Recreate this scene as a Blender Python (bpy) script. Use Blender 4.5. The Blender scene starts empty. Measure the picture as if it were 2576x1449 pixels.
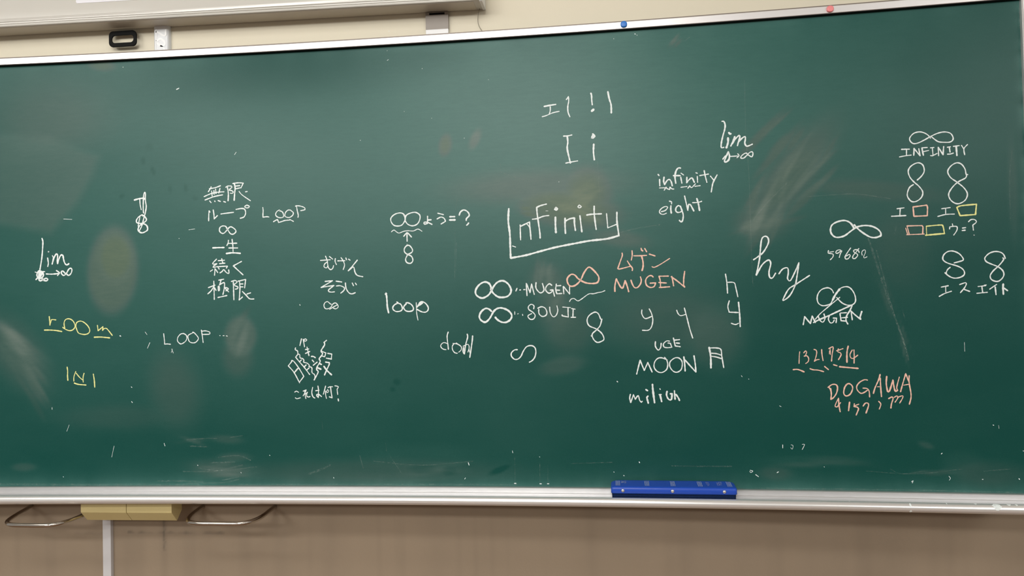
import bpy, math, random
import numpy as np
from mathutils import Vector, Matrix

# ------------------------------------------------------------------ camera
scene = bpy.context.scene
col = scene.collection
cam_data = bpy.data.cameras.new('camera')
cam = bpy.data.objects.new('camera', cam_data)
col.objects.link(cam)
R_ = Vector((0.99502, 0.09707, -0.02244)); U_ = Vector((0.02442, -0.01921, 0.99952)); F_ = Vector((-0.09659, 0.99509, 0.02149))
cam.matrix_world = Matrix((( R_.x, U_.x, -F_.x, -1.04458), (R_.y, U_.y, -F_.y, -1.90696), (R_.z, U_.z, -F_.z, 0.47141), (0, 0, 0, 1)))
cam_data.sensor_fit = 'HORIZONTAL'
cam_data.sensor_width = 36.0
cam_data.lens = 36.0 * 1850.0 / 2576.0
cam_data.clip_start = 0.05
scene.camera = cam

# ------------------------------------------------------------------ world, lamps, exposure
world = bpy.data.worlds.new('room_light')
scene.world = world
world.use_nodes = True
wbg = world.node_tree.nodes['Background']
wbg.inputs['Color'].default_value = (1.0, 0.95, 0.88, 1)
wbg.inputs['Strength'].default_value = 0.30
vs = scene.view_settings
vs.view_transform = 'Standard'
vs.look = 'None'
vs.gamma = 1.0
vs.use_curve_mapping = False
vs.exposure = 0.13

def tube_lamp(x, y, z, length, width, power, color=(1.0, 0.968, 0.92), along='X', tilt=0.0):
    d = bpy.data.lights.new('fluorescent_lamp', 'AREA')
    d.shape = 'RECTANGLE'
    d.size = length
    d.size_y = width
    d.energy = power
    d.color = color
    o = bpy.data.objects.new('fluorescent_lamp', d)
    o.location = (x, y, z)
    o.rotation_euler = (tilt, 0, 0 if along == 'X' else math.pi / 2)
    col.objects.link(o)
    return o

for ly, pw, tilt in ((-1.35, 5.5, 28), (-2.2, 13, 42), (-3.8, 29, 60), (-5.6, 35, 65)):
    for lx, s in ((-3.6, 1.0), (-1.6, 1.0), (1.5, 0.62)):
        tube_lamp(lx, ly, 1.78, 1.2, 0.30, pw * s, tilt=math.radians(tilt))

# ------------------------------------------------------------------ helpers
K = 0.04222          # curvature of the concave board
XC = -1.7992        # middle of the board
HB = 1.1650        # height of the green surface
XL, XR = -3.6, 0.0
WALL_Y = 0.06
rng = random.Random(7)

def surf(x): return -(x - XC) ** 2 * 0.5 * K
def tangent(x):
    t = Vector((1, -(x - XC) * K, 0)); t.normalize(); return t
def board_point(x, z, off=0.0):
    t = tangent(x)
    return Vector((x + t.y * off, surf(x) - t.x * off, z))

def link_mesh(name, verts, faces, mat, parent=None, smooth=False):
    me = bpy.data.meshes.new(name)
    me.from_pydata([tuple(v) for v in verts], [], faces)
    me.update()
    if smooth:
        me.polygons.foreach_set('use_smooth', [True] * len(me.polygons))
    o = bpy.data.objects.new(name, me)
    if mat: me.materials.append(mat)
    col.objects.link(o)
    if parent:
        o.parent = parent
        o.matrix_parent_inverse = Matrix.Translation(-Vector(parent.location))
    return o

def tag(o, label=None, cat=None, group=None, kind=None):
    if label: o['label'] = label
    if cat: o['category'] = cat
    if group: o['group'] = group
    if kind: o['kind'] = kind
    return o

def empty(name, loc, label, cat, group=None):
    o = bpy.data.objects.new(name, None)
    o.location = loc
    o.empty_display_size = 0.05
    col.objects.link(o)
    return tag(o, label, cat, group)

class MB:
    def __init__(s): s.v = []; s.f = []
    def add(s, v, f):
        b = len(s.v); s.v += [tuple(p) for p in v]; s.f += [tuple(b + i for i in q) for q in f]; return s
    def box(s, lo, hi):
        (a, b, c), (d, e, f) = lo, hi
        return s.add([(a,b,c),(d,b,c),(d,e,c),(a,e,c),(a,b,f),(d,b,f),(d,e,f),(a,e,f)],
                     [(0,3,2,1),(4,5,6,7),(0,1,5,4),(1,2,6,5),(2,3,7,6),(3,0,4,7)])
    def tube(s, pts, r, n=14, caps=True):
        pts = [Vector(p) for p in pts]
        rings = []
        for i, p in enumerate(pts):
            a = pts[max(i - 1, 0)]; b = pts[min(i + 1, len(pts) - 1)]
            t = (b - a).normalized()
            up = Vector((0, 0, 1)) if abs(t.z) < 0.9 else Vector((1, 0, 0))
            e1 = t.cross(up).normalized(); e2 = e1.cross(t)
            rings.append([p + e1 * r * math.cos(2*math.pi*j/n) + e2 * r * math.sin(2*math.pi*j/n) for j in range(n)])
        v = [q for ring in rings for q in ring]; f = []
        for i in range(len(pts) - 1):
            for j in range(n):
                f.append((i*n + j, i*n + (j+1) % n, (i+1)*n + (j+1) % n, (i+1)*n + j))
        if caps:
            f.append(tuple(range(n))[::-1]); f.append(tuple((len(pts)-1)*n + j for j in range(n)))
        return s.add(v, f)
    def sweep(s, profile, xs, place):
        """closed profile (d, z) carried along xs; place(x, d, z) gives the point"""
        n = len(profile); v = []; f = []
        for x in xs:
            for d, z in profile: v.append(place(x, d, z))
        for i in range(len(xs) - 1):
            for j in range(n):
                f.append((i*n + j, (i+1)*n + j, (i+1)*n + (j+1) % n, i*n + (j+1) % n))
        f.append(tuple(range(n))); f.append(tuple((len(xs)-1)*n + j for j in range(n))[::-1])
        return s.add(v, f)
    def build(s, name, mat, parent=None, smooth=False, bevel=0.0, seg=2, angle=35):
        o = link_mesh(name, s.v, s.f, mat, parent, smooth)
        if bevel:
            m = o.modifiers.new('bevel', 'BEVEL'); m.width = bevel; m.segments = seg; m.limit_method = 'ANGLE'; m.angle_limit = math.radians(angle)
            o.data.polygons.foreach_set('use_smooth', [True] * len(o.data.polygons))
            w = o.modifiers.new('normals', 'WEIGHTED_NORMAL'); w.keep_sharp = False
        return o

# ------------------------------------------------------------------ materials
def material(name):
    m = bpy.data.materials.new(name); m.use_nodes = True
    nt = m.node_tree
    return m, nt, nt.nodes['Principled BSDF']
def N(nt, t, **kw):
    n = nt.nodes.new(t)
    for k, v in kw.items():
        if k.startswith('i_'):
            key = k[2:]; key = int(key) if key.isdigit() else key.replace('_', ' ')
            n.inputs[key].default_value = v
        else: setattr(n, k, v)
    return n
def L(nt, a, b): nt.links.new(a, b)
def math_node(nt, op, a, b=None, clamp=False):
    n = nt.nodes.new('ShaderNodeMath'); n.operation = op; n.use_clamp = clamp
    for i, s in enumerate((a, b)):
        if s is None: continue
        if isinstance(s, (int, float)): n.inputs[i].default_value = s
        else: L(nt, s, n.inputs[i])
    return n.outputs[0]
def noise(nt, scale, detail=4, rough=0.55, vec_scale=None, kind='Object'):
    tc = N(nt, 'ShaderNodeTexCoord')
    src = tc.outputs[kind]
    if vec_scale:
        mp = N(nt, 'ShaderNodeMapping'); mp.inputs['Scale'].default_value = vec_scale
        L(nt, src, mp.inputs['Vector']); src = mp.outputs[0]
    n = N(nt, 'ShaderNodeTexNoise'); n.inputs['Scale'].default_value = scale; n.inputs['Detail'].default_value = detail; n.inputs['Roughness'].default_value = rough
    L(nt, src, n.inputs['Vector'])
    return n.outputs['Fac']
def mix_color(nt, fac, a, b):
    n = N(nt, 'ShaderNodeMix', data_type='RGBA')
    if isinstance(fac, (int, float)): n.inputs[0].default_value = fac
    else: L(nt, fac, n.inputs[0])
    for i, s in ((6, a), (7, b)):
        if isinstance(s, tuple): n.inputs[i].default_value = s
        else: L(nt, s, n.inputs[i])
    return n.outputs[2]

def plain(name, c, rough=0.5, metal=0.0, var=0.05, scale=12.0, spec=0.5, bump=0.0, bump_scale=300):
    m, nt, p = material(name)
    f = noise(nt, scale)
    cc = (c[0], c[1], c[2], 1); dk = (c[0]*(1-var*2), c[1]*(1-var*2), c[2]*(1-var*2), 1)
    L(nt, mix_color(nt, f, dk, cc), p.inputs['Base Color'])
    p.inputs['Roughness'].default_value = rough; p.inputs['Metallic'].default_value = metal
    p.inputs['Specular IOR Level'].default_value = spec
    if bump:
        b = N(nt, 'ShaderNodeBump'); b.inputs['Strength'].default_value = bump; b.inputs['Distance'].default_value = 0.002
        L(nt, noise(nt, bump_scale, 3), b.inputs['Height']); L(nt, b.outputs[0], p.inputs['Normal'])
    return m

M = {}
# green writing surface: clean paint, chalk dust where erased, broad sheen painted into the colour
m, nt, p = material('chalkboard_green')
at = N(nt, 'ShaderNodeAttribute', attribute_name='dust')
ti = N(nt, 'ShaderNodeAttribute', attribute_name='tint')
wipe = noise(nt, 2.2, 5, 0.6, (1.0, 1.0, 2.2))
grain = noise(nt, 420, 2, 0.5)
streak = noise(nt, 26, 5, 0.65, (1.0, 1.0, 5.0))
mod = math_node(nt, 'ADD', math_node(nt, 'MULTIPLY', streak, 0.5), 0.75)
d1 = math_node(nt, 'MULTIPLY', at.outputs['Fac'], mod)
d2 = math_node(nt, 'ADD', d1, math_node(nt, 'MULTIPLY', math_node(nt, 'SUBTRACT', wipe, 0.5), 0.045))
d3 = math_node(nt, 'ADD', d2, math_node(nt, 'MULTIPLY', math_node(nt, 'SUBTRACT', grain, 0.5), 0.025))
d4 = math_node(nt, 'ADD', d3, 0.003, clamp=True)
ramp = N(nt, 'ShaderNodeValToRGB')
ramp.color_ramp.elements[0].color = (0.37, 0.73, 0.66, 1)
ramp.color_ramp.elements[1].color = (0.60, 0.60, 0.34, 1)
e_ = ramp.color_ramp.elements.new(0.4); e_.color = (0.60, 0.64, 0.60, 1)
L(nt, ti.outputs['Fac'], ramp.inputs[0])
dust_sheen_c = ramp.outputs[0]
L(nt, mix_color(nt, d4, (0.0022, 0.064, 0.053, 1), dust_sheen_c), p.inputs['Base Color'])
p.inputs['Roughness'].default_value = 0.36
p.inputs['Specular IOR Level'].default_value = 0.24
M['green'] = m

def chalk(name, c, cover=0.93, speck=0.30):
    m, nt, p = material(name)
    p.inputs['Base Color'].default_value = (c[0], c[1], c[2], 1)
    p.inputs['Roughness'].default_value = 0.95
    p.inputs['Specular IOR Level'].default_value = 0.1
    g1 = noise(nt, 900, 2, 0.6)
    g2 = noise(nt, 160, 3, 0.6)
    a = math_node(nt, 'ADD', math_node(nt, 'MULTIPLY', math_node(nt, 'SUBTRACT', g1, 0.5), speck * 2), math_node(nt, 'MULTIPLY', math_node(nt, 'SUBTRACT', g2, 0.5), speck))
    a = math_node(nt, 'ADD', a, cover, clamp=True)
    L(nt, a, p.inputs['Alpha'])
    return m
M['W'] = chalk('chalk_white', (0.875, 0.95, 0.955))
M['Y'] = chalk('chalk_yellow', (0.89, 0.89, 0.38), 0.92)
M['P'] = chalk('chalk_pink', (0.93, 0.60, 0.49), 0.93)
M['F'] = chalk('chalk_trace', (0.55, 0.66, 0.61), 0.02, 0.55)

def aluminium(name, c, metal, rough, scale=(1.0, 40.0, 400.0)):
    m, nt, p = material(name)
    f = noise(nt, 3.0, 4, 0.6, scale)
    L(nt, mix_color(nt, f, (c[0]*0.95, c[1]*0.95, c[2]*0.95, 1), (c[0], c[1], c[2], 1)), p.inputs['Base Color'])
    r = math_node(nt, 'ADD', math_node(nt, 'MULTIPLY', f, 0.06), rough - 0.03)
    L(nt, r, p.inputs['Roughness'])
    p.inputs['Metallic'].default_value = metal
    return m
M['alu'] = aluminium('brushed_aluminium', (0.80, 0.80, 0.81), 0.65, 0.34)
M['alu_tray'] = aluminium('tray_aluminium', (0.70, 0.70, 0.71), 0.7, 0.34)
M['alu_lip'] = aluminium('polished_lip_aluminium', (0.95, 0.95, 0.95), 0.6, 0.24)
M['alu_dark'] = aluminium('dull_edge_metal', (0.20, 0.17, 0.15), 0.4, 0.5)
M['gasket'] = plain('black_rubber', (0.006, 0.006, 0.006), 0.7, spec=0.2)
M['panel_back'] = plain('board_backing', (0.35, 0.33, 0.30), 0.7)
M['steel'] = plain('polished_steel', (0.62, 0.58, 0.53), 0.16, 1.0, 0.02)
M['bracket'] = plain('bracket_steel', (0.27, 0.24, 0.21), 0.45, 0.0, 0.04)
M['white_plastic'] = plain('white_plastic', (0.80, 0.81, 0.82), 0.35)
M['cream_case'] = plain('cream_enamel', (0.57, 0.56, 0.52), 0.16, 0.0, 0.02)
M['case_under'] = plain('case_underside', (0.58, 0.53, 0.45), 0.35)
M['black'] = plain('black_plastic', (0.002, 0.002, 0.002), 0.6, spec=0.15)
M['label'] = plain('white_label', (0.80, 0.80, 0.86), 0.4)
M['duct'] = plain('white_cable_cover', (0.76, 0.79, 0.82), 0.3)
M['duct_curl'] = plain('white_cable_curl', (0.90, 0.92, 0.93), 0.4)
M['raceway'] = plain('grey_cable_cover', (0.66, 0.66, 0.68), 0.5, var=0.06)
M['case_yellow'] = plain('yellowed_plastic', (0.68, 0.575, 0.28), 0.4)
M['blue'] = plain('blue_vinyl', (0.018, 0.085, 0.56), 0.32, var=0.08, scale=30)
M['navy'] = plain('navy_felt', (0.012, 0.030, 0.10), 0.95, var=0.2, scale=200, spec=0.1, bump=0.6)
M['navy_dark'] = plain('navy_felt_gap', (0.004, 0.009, 0.03), 0.95, spec=0.1)
M['print'] = plain('pale_print', (0.66, 0.74, 0.90), 0.5, var=0.25, scale=180)
M['screw'] = plain('screw_steel', (0.80, 0.78, 0.74), 0.25, 0.8)
M['magnet_blue'] = plain('magnet_blue', (0.02, 0.18, 0.62), 0.4, var=0.02)
M['magnet_pink'] = plain('magnet_pink', (0.88, 0.28, 0.29), 0.4, var=0.02)
M['wire'] = plain('grey_wire', (0.20, 0.18, 0.14), 0.6)
M['chalk_dust'] = plain('loose_chalk_dust', (0.85, 0.85, 0.84), 0.9)

# wall paint: cream, with grime, a crack and water stains below the board
m, nt, p = material('wall_paint')
st = N(nt, 'ShaderNodeAttribute', attribute_name='stain')
n1 = noise(nt, 1.6, 6, 0.6)
n2 = noise(nt, 9, 5, 0.6, (1.0, 1.0, 0.35))
base = mix_color(nt, n1, (0.70, 0.655, 0.53, 1), (0.735, 0.69, 0.56, 1))
gr = math_node(nt, 'MULTIPLY', st.outputs['Fac'], math_node(nt, 'ADD', math_node(nt, 'MULTIPLY', n2, 1.2), 0.35), clamp=True)
da = N(nt, 'ShaderNodeAttribute', attribute_name='dado')
low_paint = mix_color(nt, n1, (0.30, 0.236, 0.168, 1), (0.355, 0.28, 0.202, 1))
base = mix_color(nt, da.outputs['Fac'], base, low_paint)
L(nt, mix_color(nt, gr, base, (0.14, 0.115, 0.09, 1)), p.inputs['Base Color'])
p.inputs['Roughness'].default_value = 0.75
p.inputs['Specular IOR Level'].default_value = 0.3
b = N(nt, 'ShaderNodeBump'); b.inputs['Strength'].default_value = 0.08; b.inputs['Distance'].default_value = 0.002
L(nt, noise(nt, 160, 3), b.inputs['Height']); L(nt, b.outputs[0], p.inputs['Normal'])
M['wall'] = m
m, nt, p = material('floor_wood')
f = noise(nt, 4, 5, 0.6, (1, 9, 1))
L(nt, mix_color(nt, f, (0.15, 0.078, 0.036, 1), (0.25, 0.135, 0.065, 1)), p.inputs['Base Color'])
p.inputs['Roughness'].default_value = 0.45
M['floor'] = m
M['ceiling'] = plain('ceiling_board', (0.78, 0.76, 0.71), 0.9)

# ------------------------------------------------------------------ the room
def grid_mesh(name, xs, zs, fy, mat, parent=None):
    nx, nz = len(xs), len(zs)
    X, Z = np.meshgrid(xs, zs)
    co = np.stack([X, fy(X), Z], -1).reshape(-1, 3)
    i = np.arange(nx - 1); j = np.arange(nz - 1)
    I, J = np.meshgrid(i, j)
    a = (J * nx + I).ravel()
    faces = np.stack([a, a + 1, a + 1 + nx, a + nx], -1)
    me = bpy.data.meshes.new(name)
    me.vertices.add(len(co)); me.vertices.foreach_set('co', co.ravel().astype(np.float32))
    me.loops.add(faces.size); me.loops.foreach_set('vertex_index', faces.ravel().astype(np.int32))
    me.polygons.add(len(faces))
    me.polygons.foreach_set('loop_start', np.arange(0, faces.size, 4, dtype=np.int32))
    me.polygons.foreach_set('loop_total', np.full(len(faces), 4, dtype=np.int32))
    me.update(calc_edges=True); me.validate()
    me.polygons.foreach_set('use_smooth', [True] * len(me.polygons))
    me.materials.append(mat)
    o = bpy.data.objects.new(name, me); col.objects.link(o)
    if parent:
        o.parent = parent; o.matrix_parent_inverse = Matrix.Translation(-Vector(parent.location))
    return o, co
def put_attr(o, name, vals):
    a = o.data.attributes.new(name, 'FLOAT', 'POINT'); a.data.foreach_set('value', vals.astype(np.float32))

FLOOR_Z, CEIL_Z = -0.86, 1.84
nrng = np.random.default_rng(3)
def value_noise(n, lo, hi):
    k = nrng.random(n); return lambda x: np.interp((x - lo) / (hi - lo) * (n - 1), np.arange(n), k)
wx = np.concatenate([np.linspace(-4.6, -3.0, 12), np.linspace(-2.95, -1.2, 350, endpoint=False), np.linspace(-1.2, 0.4, 80, endpoint=False), np.linspace(0.42, 2.0, 12)])
wz = np.concatenate([np.linspace(FLOOR_Z, -0.42, 8), np.linspace(-0.40, -0.04, 90, endpoint=False), np.linspace(-0.03, CEIL_Z, 30)])
wall, wco = grid_mesh('wall_front', wx, wz, lambda X: np.full_like(X, WALL_Y), M['wall'])
tag(wall, kind='structure')
x, z = wco[:, 0], wco[:, 2]
low = 1 / (1 + np.exp(-(-0.03 - z) / 0.02))
j1 = value_noise(240, -3, 0.5); j2 = value_noise(160, -3, 0.5); j3 = value_noise(60, -3, 0.5)
stain = 0.16 * low * (j3(x) * 0.9 + 0.1)
stain += 0.30 * low * np.exp(-((x + 2.2285) / 0.011) ** 2) * (0.6 + 0.4 * np.exp(-((z + 0.16) / 0.06) ** 2))
stain += 0.55 * np.exp(-((x + 2.2285 + 0.004 * (j1(z * 9 - 1) - 0.5)) / 0.0028) ** 2) * (z < -0.10) * (z > -0.20)
crack_z = -0.148 + 0.006 * (j1(x) - 0.5)
stain += 0.75 * np.exp(-((z - crack_z) / 0.0035) ** 2) * (x > -2.34) * (x < -2.05) * j1(x) ** 1.5
stain += 0.5 * np.exp(-((z + 0.146) / 0.005) ** 2 - ((x + 2.165) / 0.006) ** 2)
stain += 0.35 * np.exp(-((z - crack_z + 0.004) / 0.004) ** 2) * (x > -2.50) * (x < -2.41) * j1(x)
stain += 0.10 * low * np.clip((j2(x) - 0.55) * 3, 0, 1) * np.exp(-((z + 0.2) / 0.12) ** 2)
put_attr(wall, 'stain', np.clip(stain, 0, 1))
put_attr(wall, 'dado', (z < 0.4).astype(np.float32))   # the lower wall is painted a darker taupe
MB().box((-4.6, -9.0, FLOOR_Z - 0.05), (2.0, WALL_Y + 0.1, FLOOR_Z)).build('floor', M['floor'])
MB().box((-4.6, -9.0, CEIL_Z), (2.0, WALL_Y + 0.1, CEIL_Z + 0.05)).build('ceiling', M['ceiling'])
for nm in ('floor', 'ceiling'): tag(bpy.data.objects[nm], kind='structure')

# ------------------------------------------------------------------ the chalkboard
board = empty('chalkboard', (XC, 0.0, 0.0), 'long concave green chalkboard covered in chalk writing, in an aluminium frame with a chalk tray', 'chalkboard')
bx = np.linspace(XL, XR, 721); bz = np.linspace(0, HB, 234)
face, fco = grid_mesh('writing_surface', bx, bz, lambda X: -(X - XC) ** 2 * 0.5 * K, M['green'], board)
X, Z = fco[:, 0], fco[:, 2]
dust_sheen = np.zeros(len(X)); tint = np.zeros(len(X))
ELL = [
    (-0.9397, 0.9678, 0.6228, 0.3372, 0.0, 0.095, 1.7, 0),  # broad pale oval: board sheen painted in together with chalk haze
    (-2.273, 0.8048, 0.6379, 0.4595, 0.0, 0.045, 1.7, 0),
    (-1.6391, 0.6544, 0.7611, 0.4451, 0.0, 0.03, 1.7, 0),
    (-2.3291, 0.5879, 0.0707, 0.1179, -0.07, 0.055, 0.45, 0.6),
    (-2.3207, 0.6226, 0.0501, 0.0677, 0.0, 0.03, 0.8, 0.9),
    (-1.9684, 0.4013, 0.0445, 0.0536, 0.0, 0.05, 0.5, 0.45),
    (-1.977, 0.3425, 0.0401, 0.0482, 0.0, 0.025, 1, 0.45),
    (-2.1553, 0.2538, 0.0675, 0.1023, 0.209, 0.025, 1.2, 0.4),
    (-0.5314, 0.7651, 0.0469, 0.1479, -0.663, 0.022, 1.4, 0.55),
    (-0.6007, 0.6593, 0.0588, 0.0416, 0.0, 0.02, 1.2, 0.5),
    (-2.6095, 0.3641, 0.0632, 0.1206, 0.663, 0.03, 1.2, 0.45),
    (-1.0779, 0.7131, 0.1174, 0.0431, -0.175, 0.028, 1, 0.95),
    (-1.0311, 0.7522, 0.0558, 0.0563, 0.0, 0.02, 1.3, 0.9),
    (-1.1386, 0.5302, 0.0411, 0.041, 0.0, 0.025, 1.1, 0.45),
    (-1.1198, 0.458, 0.043, 0.0614, 0.0, 0.03, 1.2, 0.4),
    (-1.0834, 0.401, 0.056, 0.0612, 0.0, 0.025, 1.2, 0.5),
    (-1.1029, 0.3096, 0.0591, 0.0224, 0.175, 0.03, 0.9, 0.4),
    (-0.8248, 0.4165, 0.1472, 0.0751, 0.0, 0.025, 1.3, 0.4),
    (-0.7188, 0.3748, 0.0675, 0.0745, 0.0, 0.03, 1, 0.4),
    (-1.1691, 0.7735, 0.2068, 0.0413, 0.0, 0.015, 1.3, 0.4),
    (-1.6505, 0.0382, 0.3567, 0.0293, 0.0, 0.02, 1.2, 0.4),
    (-0.276, 0.5695, 0.0625, 0.0864, 0.0, 0.015, 1.2, 0.5),
    (-0.1005, 0.0467, 0.077, 0.028, 0.0, 0.02, 1.2, 0.4),
    (-0.0288, 0.7118, 0.0102, 0.1129, 0.0, 0.02, 1, 0.4),
    (-0.3205, 0.7257, 0.1444, 0.0213, -0.14, 0.015, 1.2, 0.5),
    (-0.9482, 0.6317, 0.0701, 0.0203, -0.175, 0.03, 1, 0.4),
    (-2.0115, 0.1238, 0.0445, 0.0107, -0.087, 0.03, 1.2, 0.4),
    (-2.0238, 0.0438, 0.0891, 0.0234, -0.087, 0.035, 1.2, 0.4),
    (-1.9899, 0.0757, 0.0445, 0.0107, 0.0, 0.035, 1.2, 0.4),
    (-2.3548, 1.1548, 0.0344, 0.0133, -0.14, 0.03, 1.2, 0.8),
    (-2.5117, 1.012, 0.1614, 0.0997, 0.0, 0.02, 1.4, 0.4),
    (-1.4776, 1.1672, 0.2045, 0.017, -0.07, 0.025, 1.2, 0),
    (-1.2553, 1.1112, 0.0734, 0.0419, 0.0, 0.01, 1, 0),
    (-1.3177, 0.9051, 0.0127, 0.0272, -0.436, 0.04, 1, 0.4),
    (-1.3975, 0.8932, 0.0149, 0.0252, -0.175, 0.025, 1.2, 0.8),
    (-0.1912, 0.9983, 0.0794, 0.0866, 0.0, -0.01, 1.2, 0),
    (-1.718, 1.1386, 0.3633, 0.0806, 0.07, -0.05, 1.6, 0),  # painted darker for the weaker sheen below the top rail
    (-2.2378, 0.8857, 0.0057, 0.0099, 0.175, -0.03, 1, 0),
    (-2.2097, 0.8573, 0.0057, 0.012, 0.349, -0.035, 1, 0),
    (-2.1174, 0.8071, 0.0056, 0.0109, 0.175, -0.03, 1, 0),
    (-2.1616, 0.8053, 0.0045, 0.0098, 0.175, -0.025, 1, 0),
    (-2.3005, 0.7905, 0.008, 0.0055, 0.349, -0.03, 1, 0),
    (-2.0919, 0.779, 0.009, 0.0054, -0.349, -0.025, 1, 0),
    (-2.2203, 0.9233, 0.0114, 0.0088, 0.0, -0.015, 1, 0),
    (-1.5405, 0.2721, 0.0097, 0.0073, -0.349, -0.03, 1, 0),
    (-1.5516, 0.2534, 0.0075, 0.0052, -0.349, -0.025, 1, 0),
    (-1.2738, 0.0414, 0.027, 0.0072, 0.384, -0.04, 1, 0),
    (-1.4788, 0.0437, 0.0319, 0.0104, 0.0, -0.025, 1, 0),
    (-1.4048, 0.0388, 0.019, 0.0093, 0.0, -0.03, 1, 0),
    (-1.4888, 0.0749, 0.1277, 0.0312, 0.0, 0.015, 1.2, 0),
    (-0.4821, 0.0702, 0.1107, 0.0135, 0.0, 0.015, 1, 0),
    (-0.16, 0.0693, 0.0433, 0.0282, 0.0, 0.015, 1, 0),
    (-0.2373, 0.1109, 0.0176, 0.0076, -0.349, 0.03, 1, 0.4),
    (-0.5854, 0.0399, 0.0376, 0.0156, 0.0, 0.025, 1.2, 0.4),
    (-2.5892, 0.0524, 0.0343, 0.0109, 0.0, 0.03, 1, 0.4),
    (-2.3143, 0.1855, 0.1587, 0.0325, 0.0, 0.015, 1.3, 0.3),
    (-0.5569, 0.8358, 0.0748, 0.0099, 0.853, 0.009677648072252663, 1.3, 0.5),
    (-0.594, 0.8793, 0.068, 0.0097, 0.784, 0.01077394165978394, 1.3, 0.5),
    (-0.5427, 0.7902, 0.0621, 0.0076, 0.765, 0.012938860405464655, 1.3, 0.5),
    (-0.516, 0.7431, 0.0429, 0.009, 0.927, 0.011106751787553718, 1.3, 0.5),
    (-0.5297, 0.8067, 0.0353, 0.0095, 0.819, 0.022091122836913543, 1.3, 0.5),
    (-0.4935, 0.773, 0.082, 0.0073, 0.9, 0.01812535281380271, 1.3, 0.5),
    (-0.4954, 0.7142, 0.0688, 0.01, 0.768, 0.01400269295008544, 1.3, 0.5),
    (-0.5352, 0.7851, 0.0384, 0.0059, 0.787, 0.017152492166247656, 1.3, 0.5),
    (-0.4639, 0.7902, 0.0512, 0.0059, 0.788, 0.013411626238120701, 1.3, 0.5),
    (-0.5516, 0.8495, 0.0382, 0.0101, 0.819, 0.009597709633550422, 1.3, 0.5),
    (-0.5146, 0.8606, 0.036, 0.0089, 0.93, 0.00941820059639026, 1.3, 0.5),
    (-0.4828, 0.7714, 0.0816, 0.0052, 0.819, 0.019139688090116156, 1.3, 0.5),
    (-0.4402, 0.8251, 0.0514, 0.0061, 1.017, 0.010706848355224122, 1.3, 0.5),
    (-0.5259, 0.7951, 0.0775, 0.0042, 1.025, 0.021614318409249232, 1.3, 0.5),
    (-0.4901, 0.7756, 0.0648, 0.0097, 0.965, 0.01639777536301907, 1.3, 0.5),
    (-0.4492, 0.802, 0.0433, 0.0044, 0.753, 0.011238261940994695, 1.3, 0.5),
    (-0.5579, 0.905, 0.0434, 0.0043, 0.709, 0.01458466203640685, 1.3, 0.5),
    (-0.5202, 0.7905, 0.0758, 0.0068, 0.698, 0.014791279810488892, 1.3, 0.5),
    (-0.4443, 0.7641, 0.0362, 0.007, 0.809, 0.018826270792364326, 1.3, 0.5),
    (-0.5337, 0.7485, 0.0741, 0.0046, 0.884, 0.014957908581617689, 1.3, 0.5),
    (-0.4781, 0.7385, 0.0492, 0.0068, 0.633, 0.02200761855810113, 1.3, 0.5),
    (-0.5157, 0.8322, 0.071, 0.007, 0.803, 0.013089114475253613, 1.3, 0.5),
    (-0.5966, 0.6892, 0.0435, 0.0089, 0.94, 0.018434708025618387, 1.3, 0.5),
    (-0.5934, 0.7054, 0.0393, 0.0078, 1.044, 0.02402560559494722, 1.3, 0.5),
    (-0.6133, 0.6594, 0.0595, 0.0073, 1.173, 0.016370528485223537, 1.3, 0.5),
    (-0.6195, 0.7065, 0.048, 0.0077, 1.164, 0.02134451210704309, 1.3, 0.5),
    (-0.6029, 0.63, 0.0544, 0.0067, 0.951, 0.014658015855107426, 1.3, 0.5),
    (-0.5827, 0.7138, 0.0609, 0.007, 1.185, 0.022965938129993587, 1.3, 0.5),
    (-0.606, 0.6642, 0.0579, 0.0081, 1.201, 0.024063951924885033, 1.3, 0.5),
    (-0.5477, 0.7273, 0.066, 0.0063, 1.347, 0.018890675826887124, 1.3, 0.5),
    (-0.5641, 0.6486, 0.0654, 0.0061, 1.142, 0.021944068534364262, 1.3, 0.5),
    (-0.6214, 0.6753, 0.0518, 0.0072, 0.921, 0.017241830944251253, 1.3, 0.5),
    (-0.6135, 0.7355, 0.054, 0.0075, 1.021, 0.017549829231796047, 1.3, 0.5),
    (-0.5826, 0.7104, 0.0557, 0.007, 1.142, 0.011485879304740243, 1.3, 0.5),
    (-0.6021, 0.6952, 0.0306, 0.0042, 1.109, 0.013787139946214796, 1.3, 0.5),
    (-0.5726, 0.6654, 0.0434, 0.0068, 1.056, 0.019814597268807316, 1.3, 0.5),
    (-0.5833, 0.6342, 0.0284, 0.0057, 1.101, 0.012597980721099022, 1.3, 0.5),
    (-0.5618, 0.6833, 0.0297, 0.0068, 1.17, 0.01229034107480439, 1.3, 0.5),
    (-0.6215, 0.6579, 0.0389, 0.01, 0.216, 0.01988512784795642, 1.3, 0.5),
    (-0.6231, 0.6617, 0.0257, 0.0077, 0.34, 0.016641445982835793, 1.3, 0.5),
    (-0.5409, 0.6596, 0.0391, 0.0062, 0.258, 0.010705096779205416, 1.3, 0.5),
    (-0.6011, 0.6681, 0.0256, 0.0079, 0.32, 0.02090448877995546, 1.3, 0.5),
    (-0.619, 0.6469, 0.0282, 0.0058, 0.161, 0.02181403103941409, 1.3, 0.5),
    (-0.6052, 0.6419, 0.0291, 0.0102, 0.335, 0.015761897672779177, 1.3, 0.5),
    (-0.6189, 0.6502, 0.0509, 0.0071, 0.289, 0.010886955881520853, 1.3, 0.5),
    (-0.5743, 0.6618, 0.03, 0.0089, 0.34, 0.020065005057222415, 1.3, 0.5),
    (-0.6226, 0.6446, 0.0132, 0.0074, 0.246, 0.01704707256205638, 1.3, 0.5),
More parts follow.
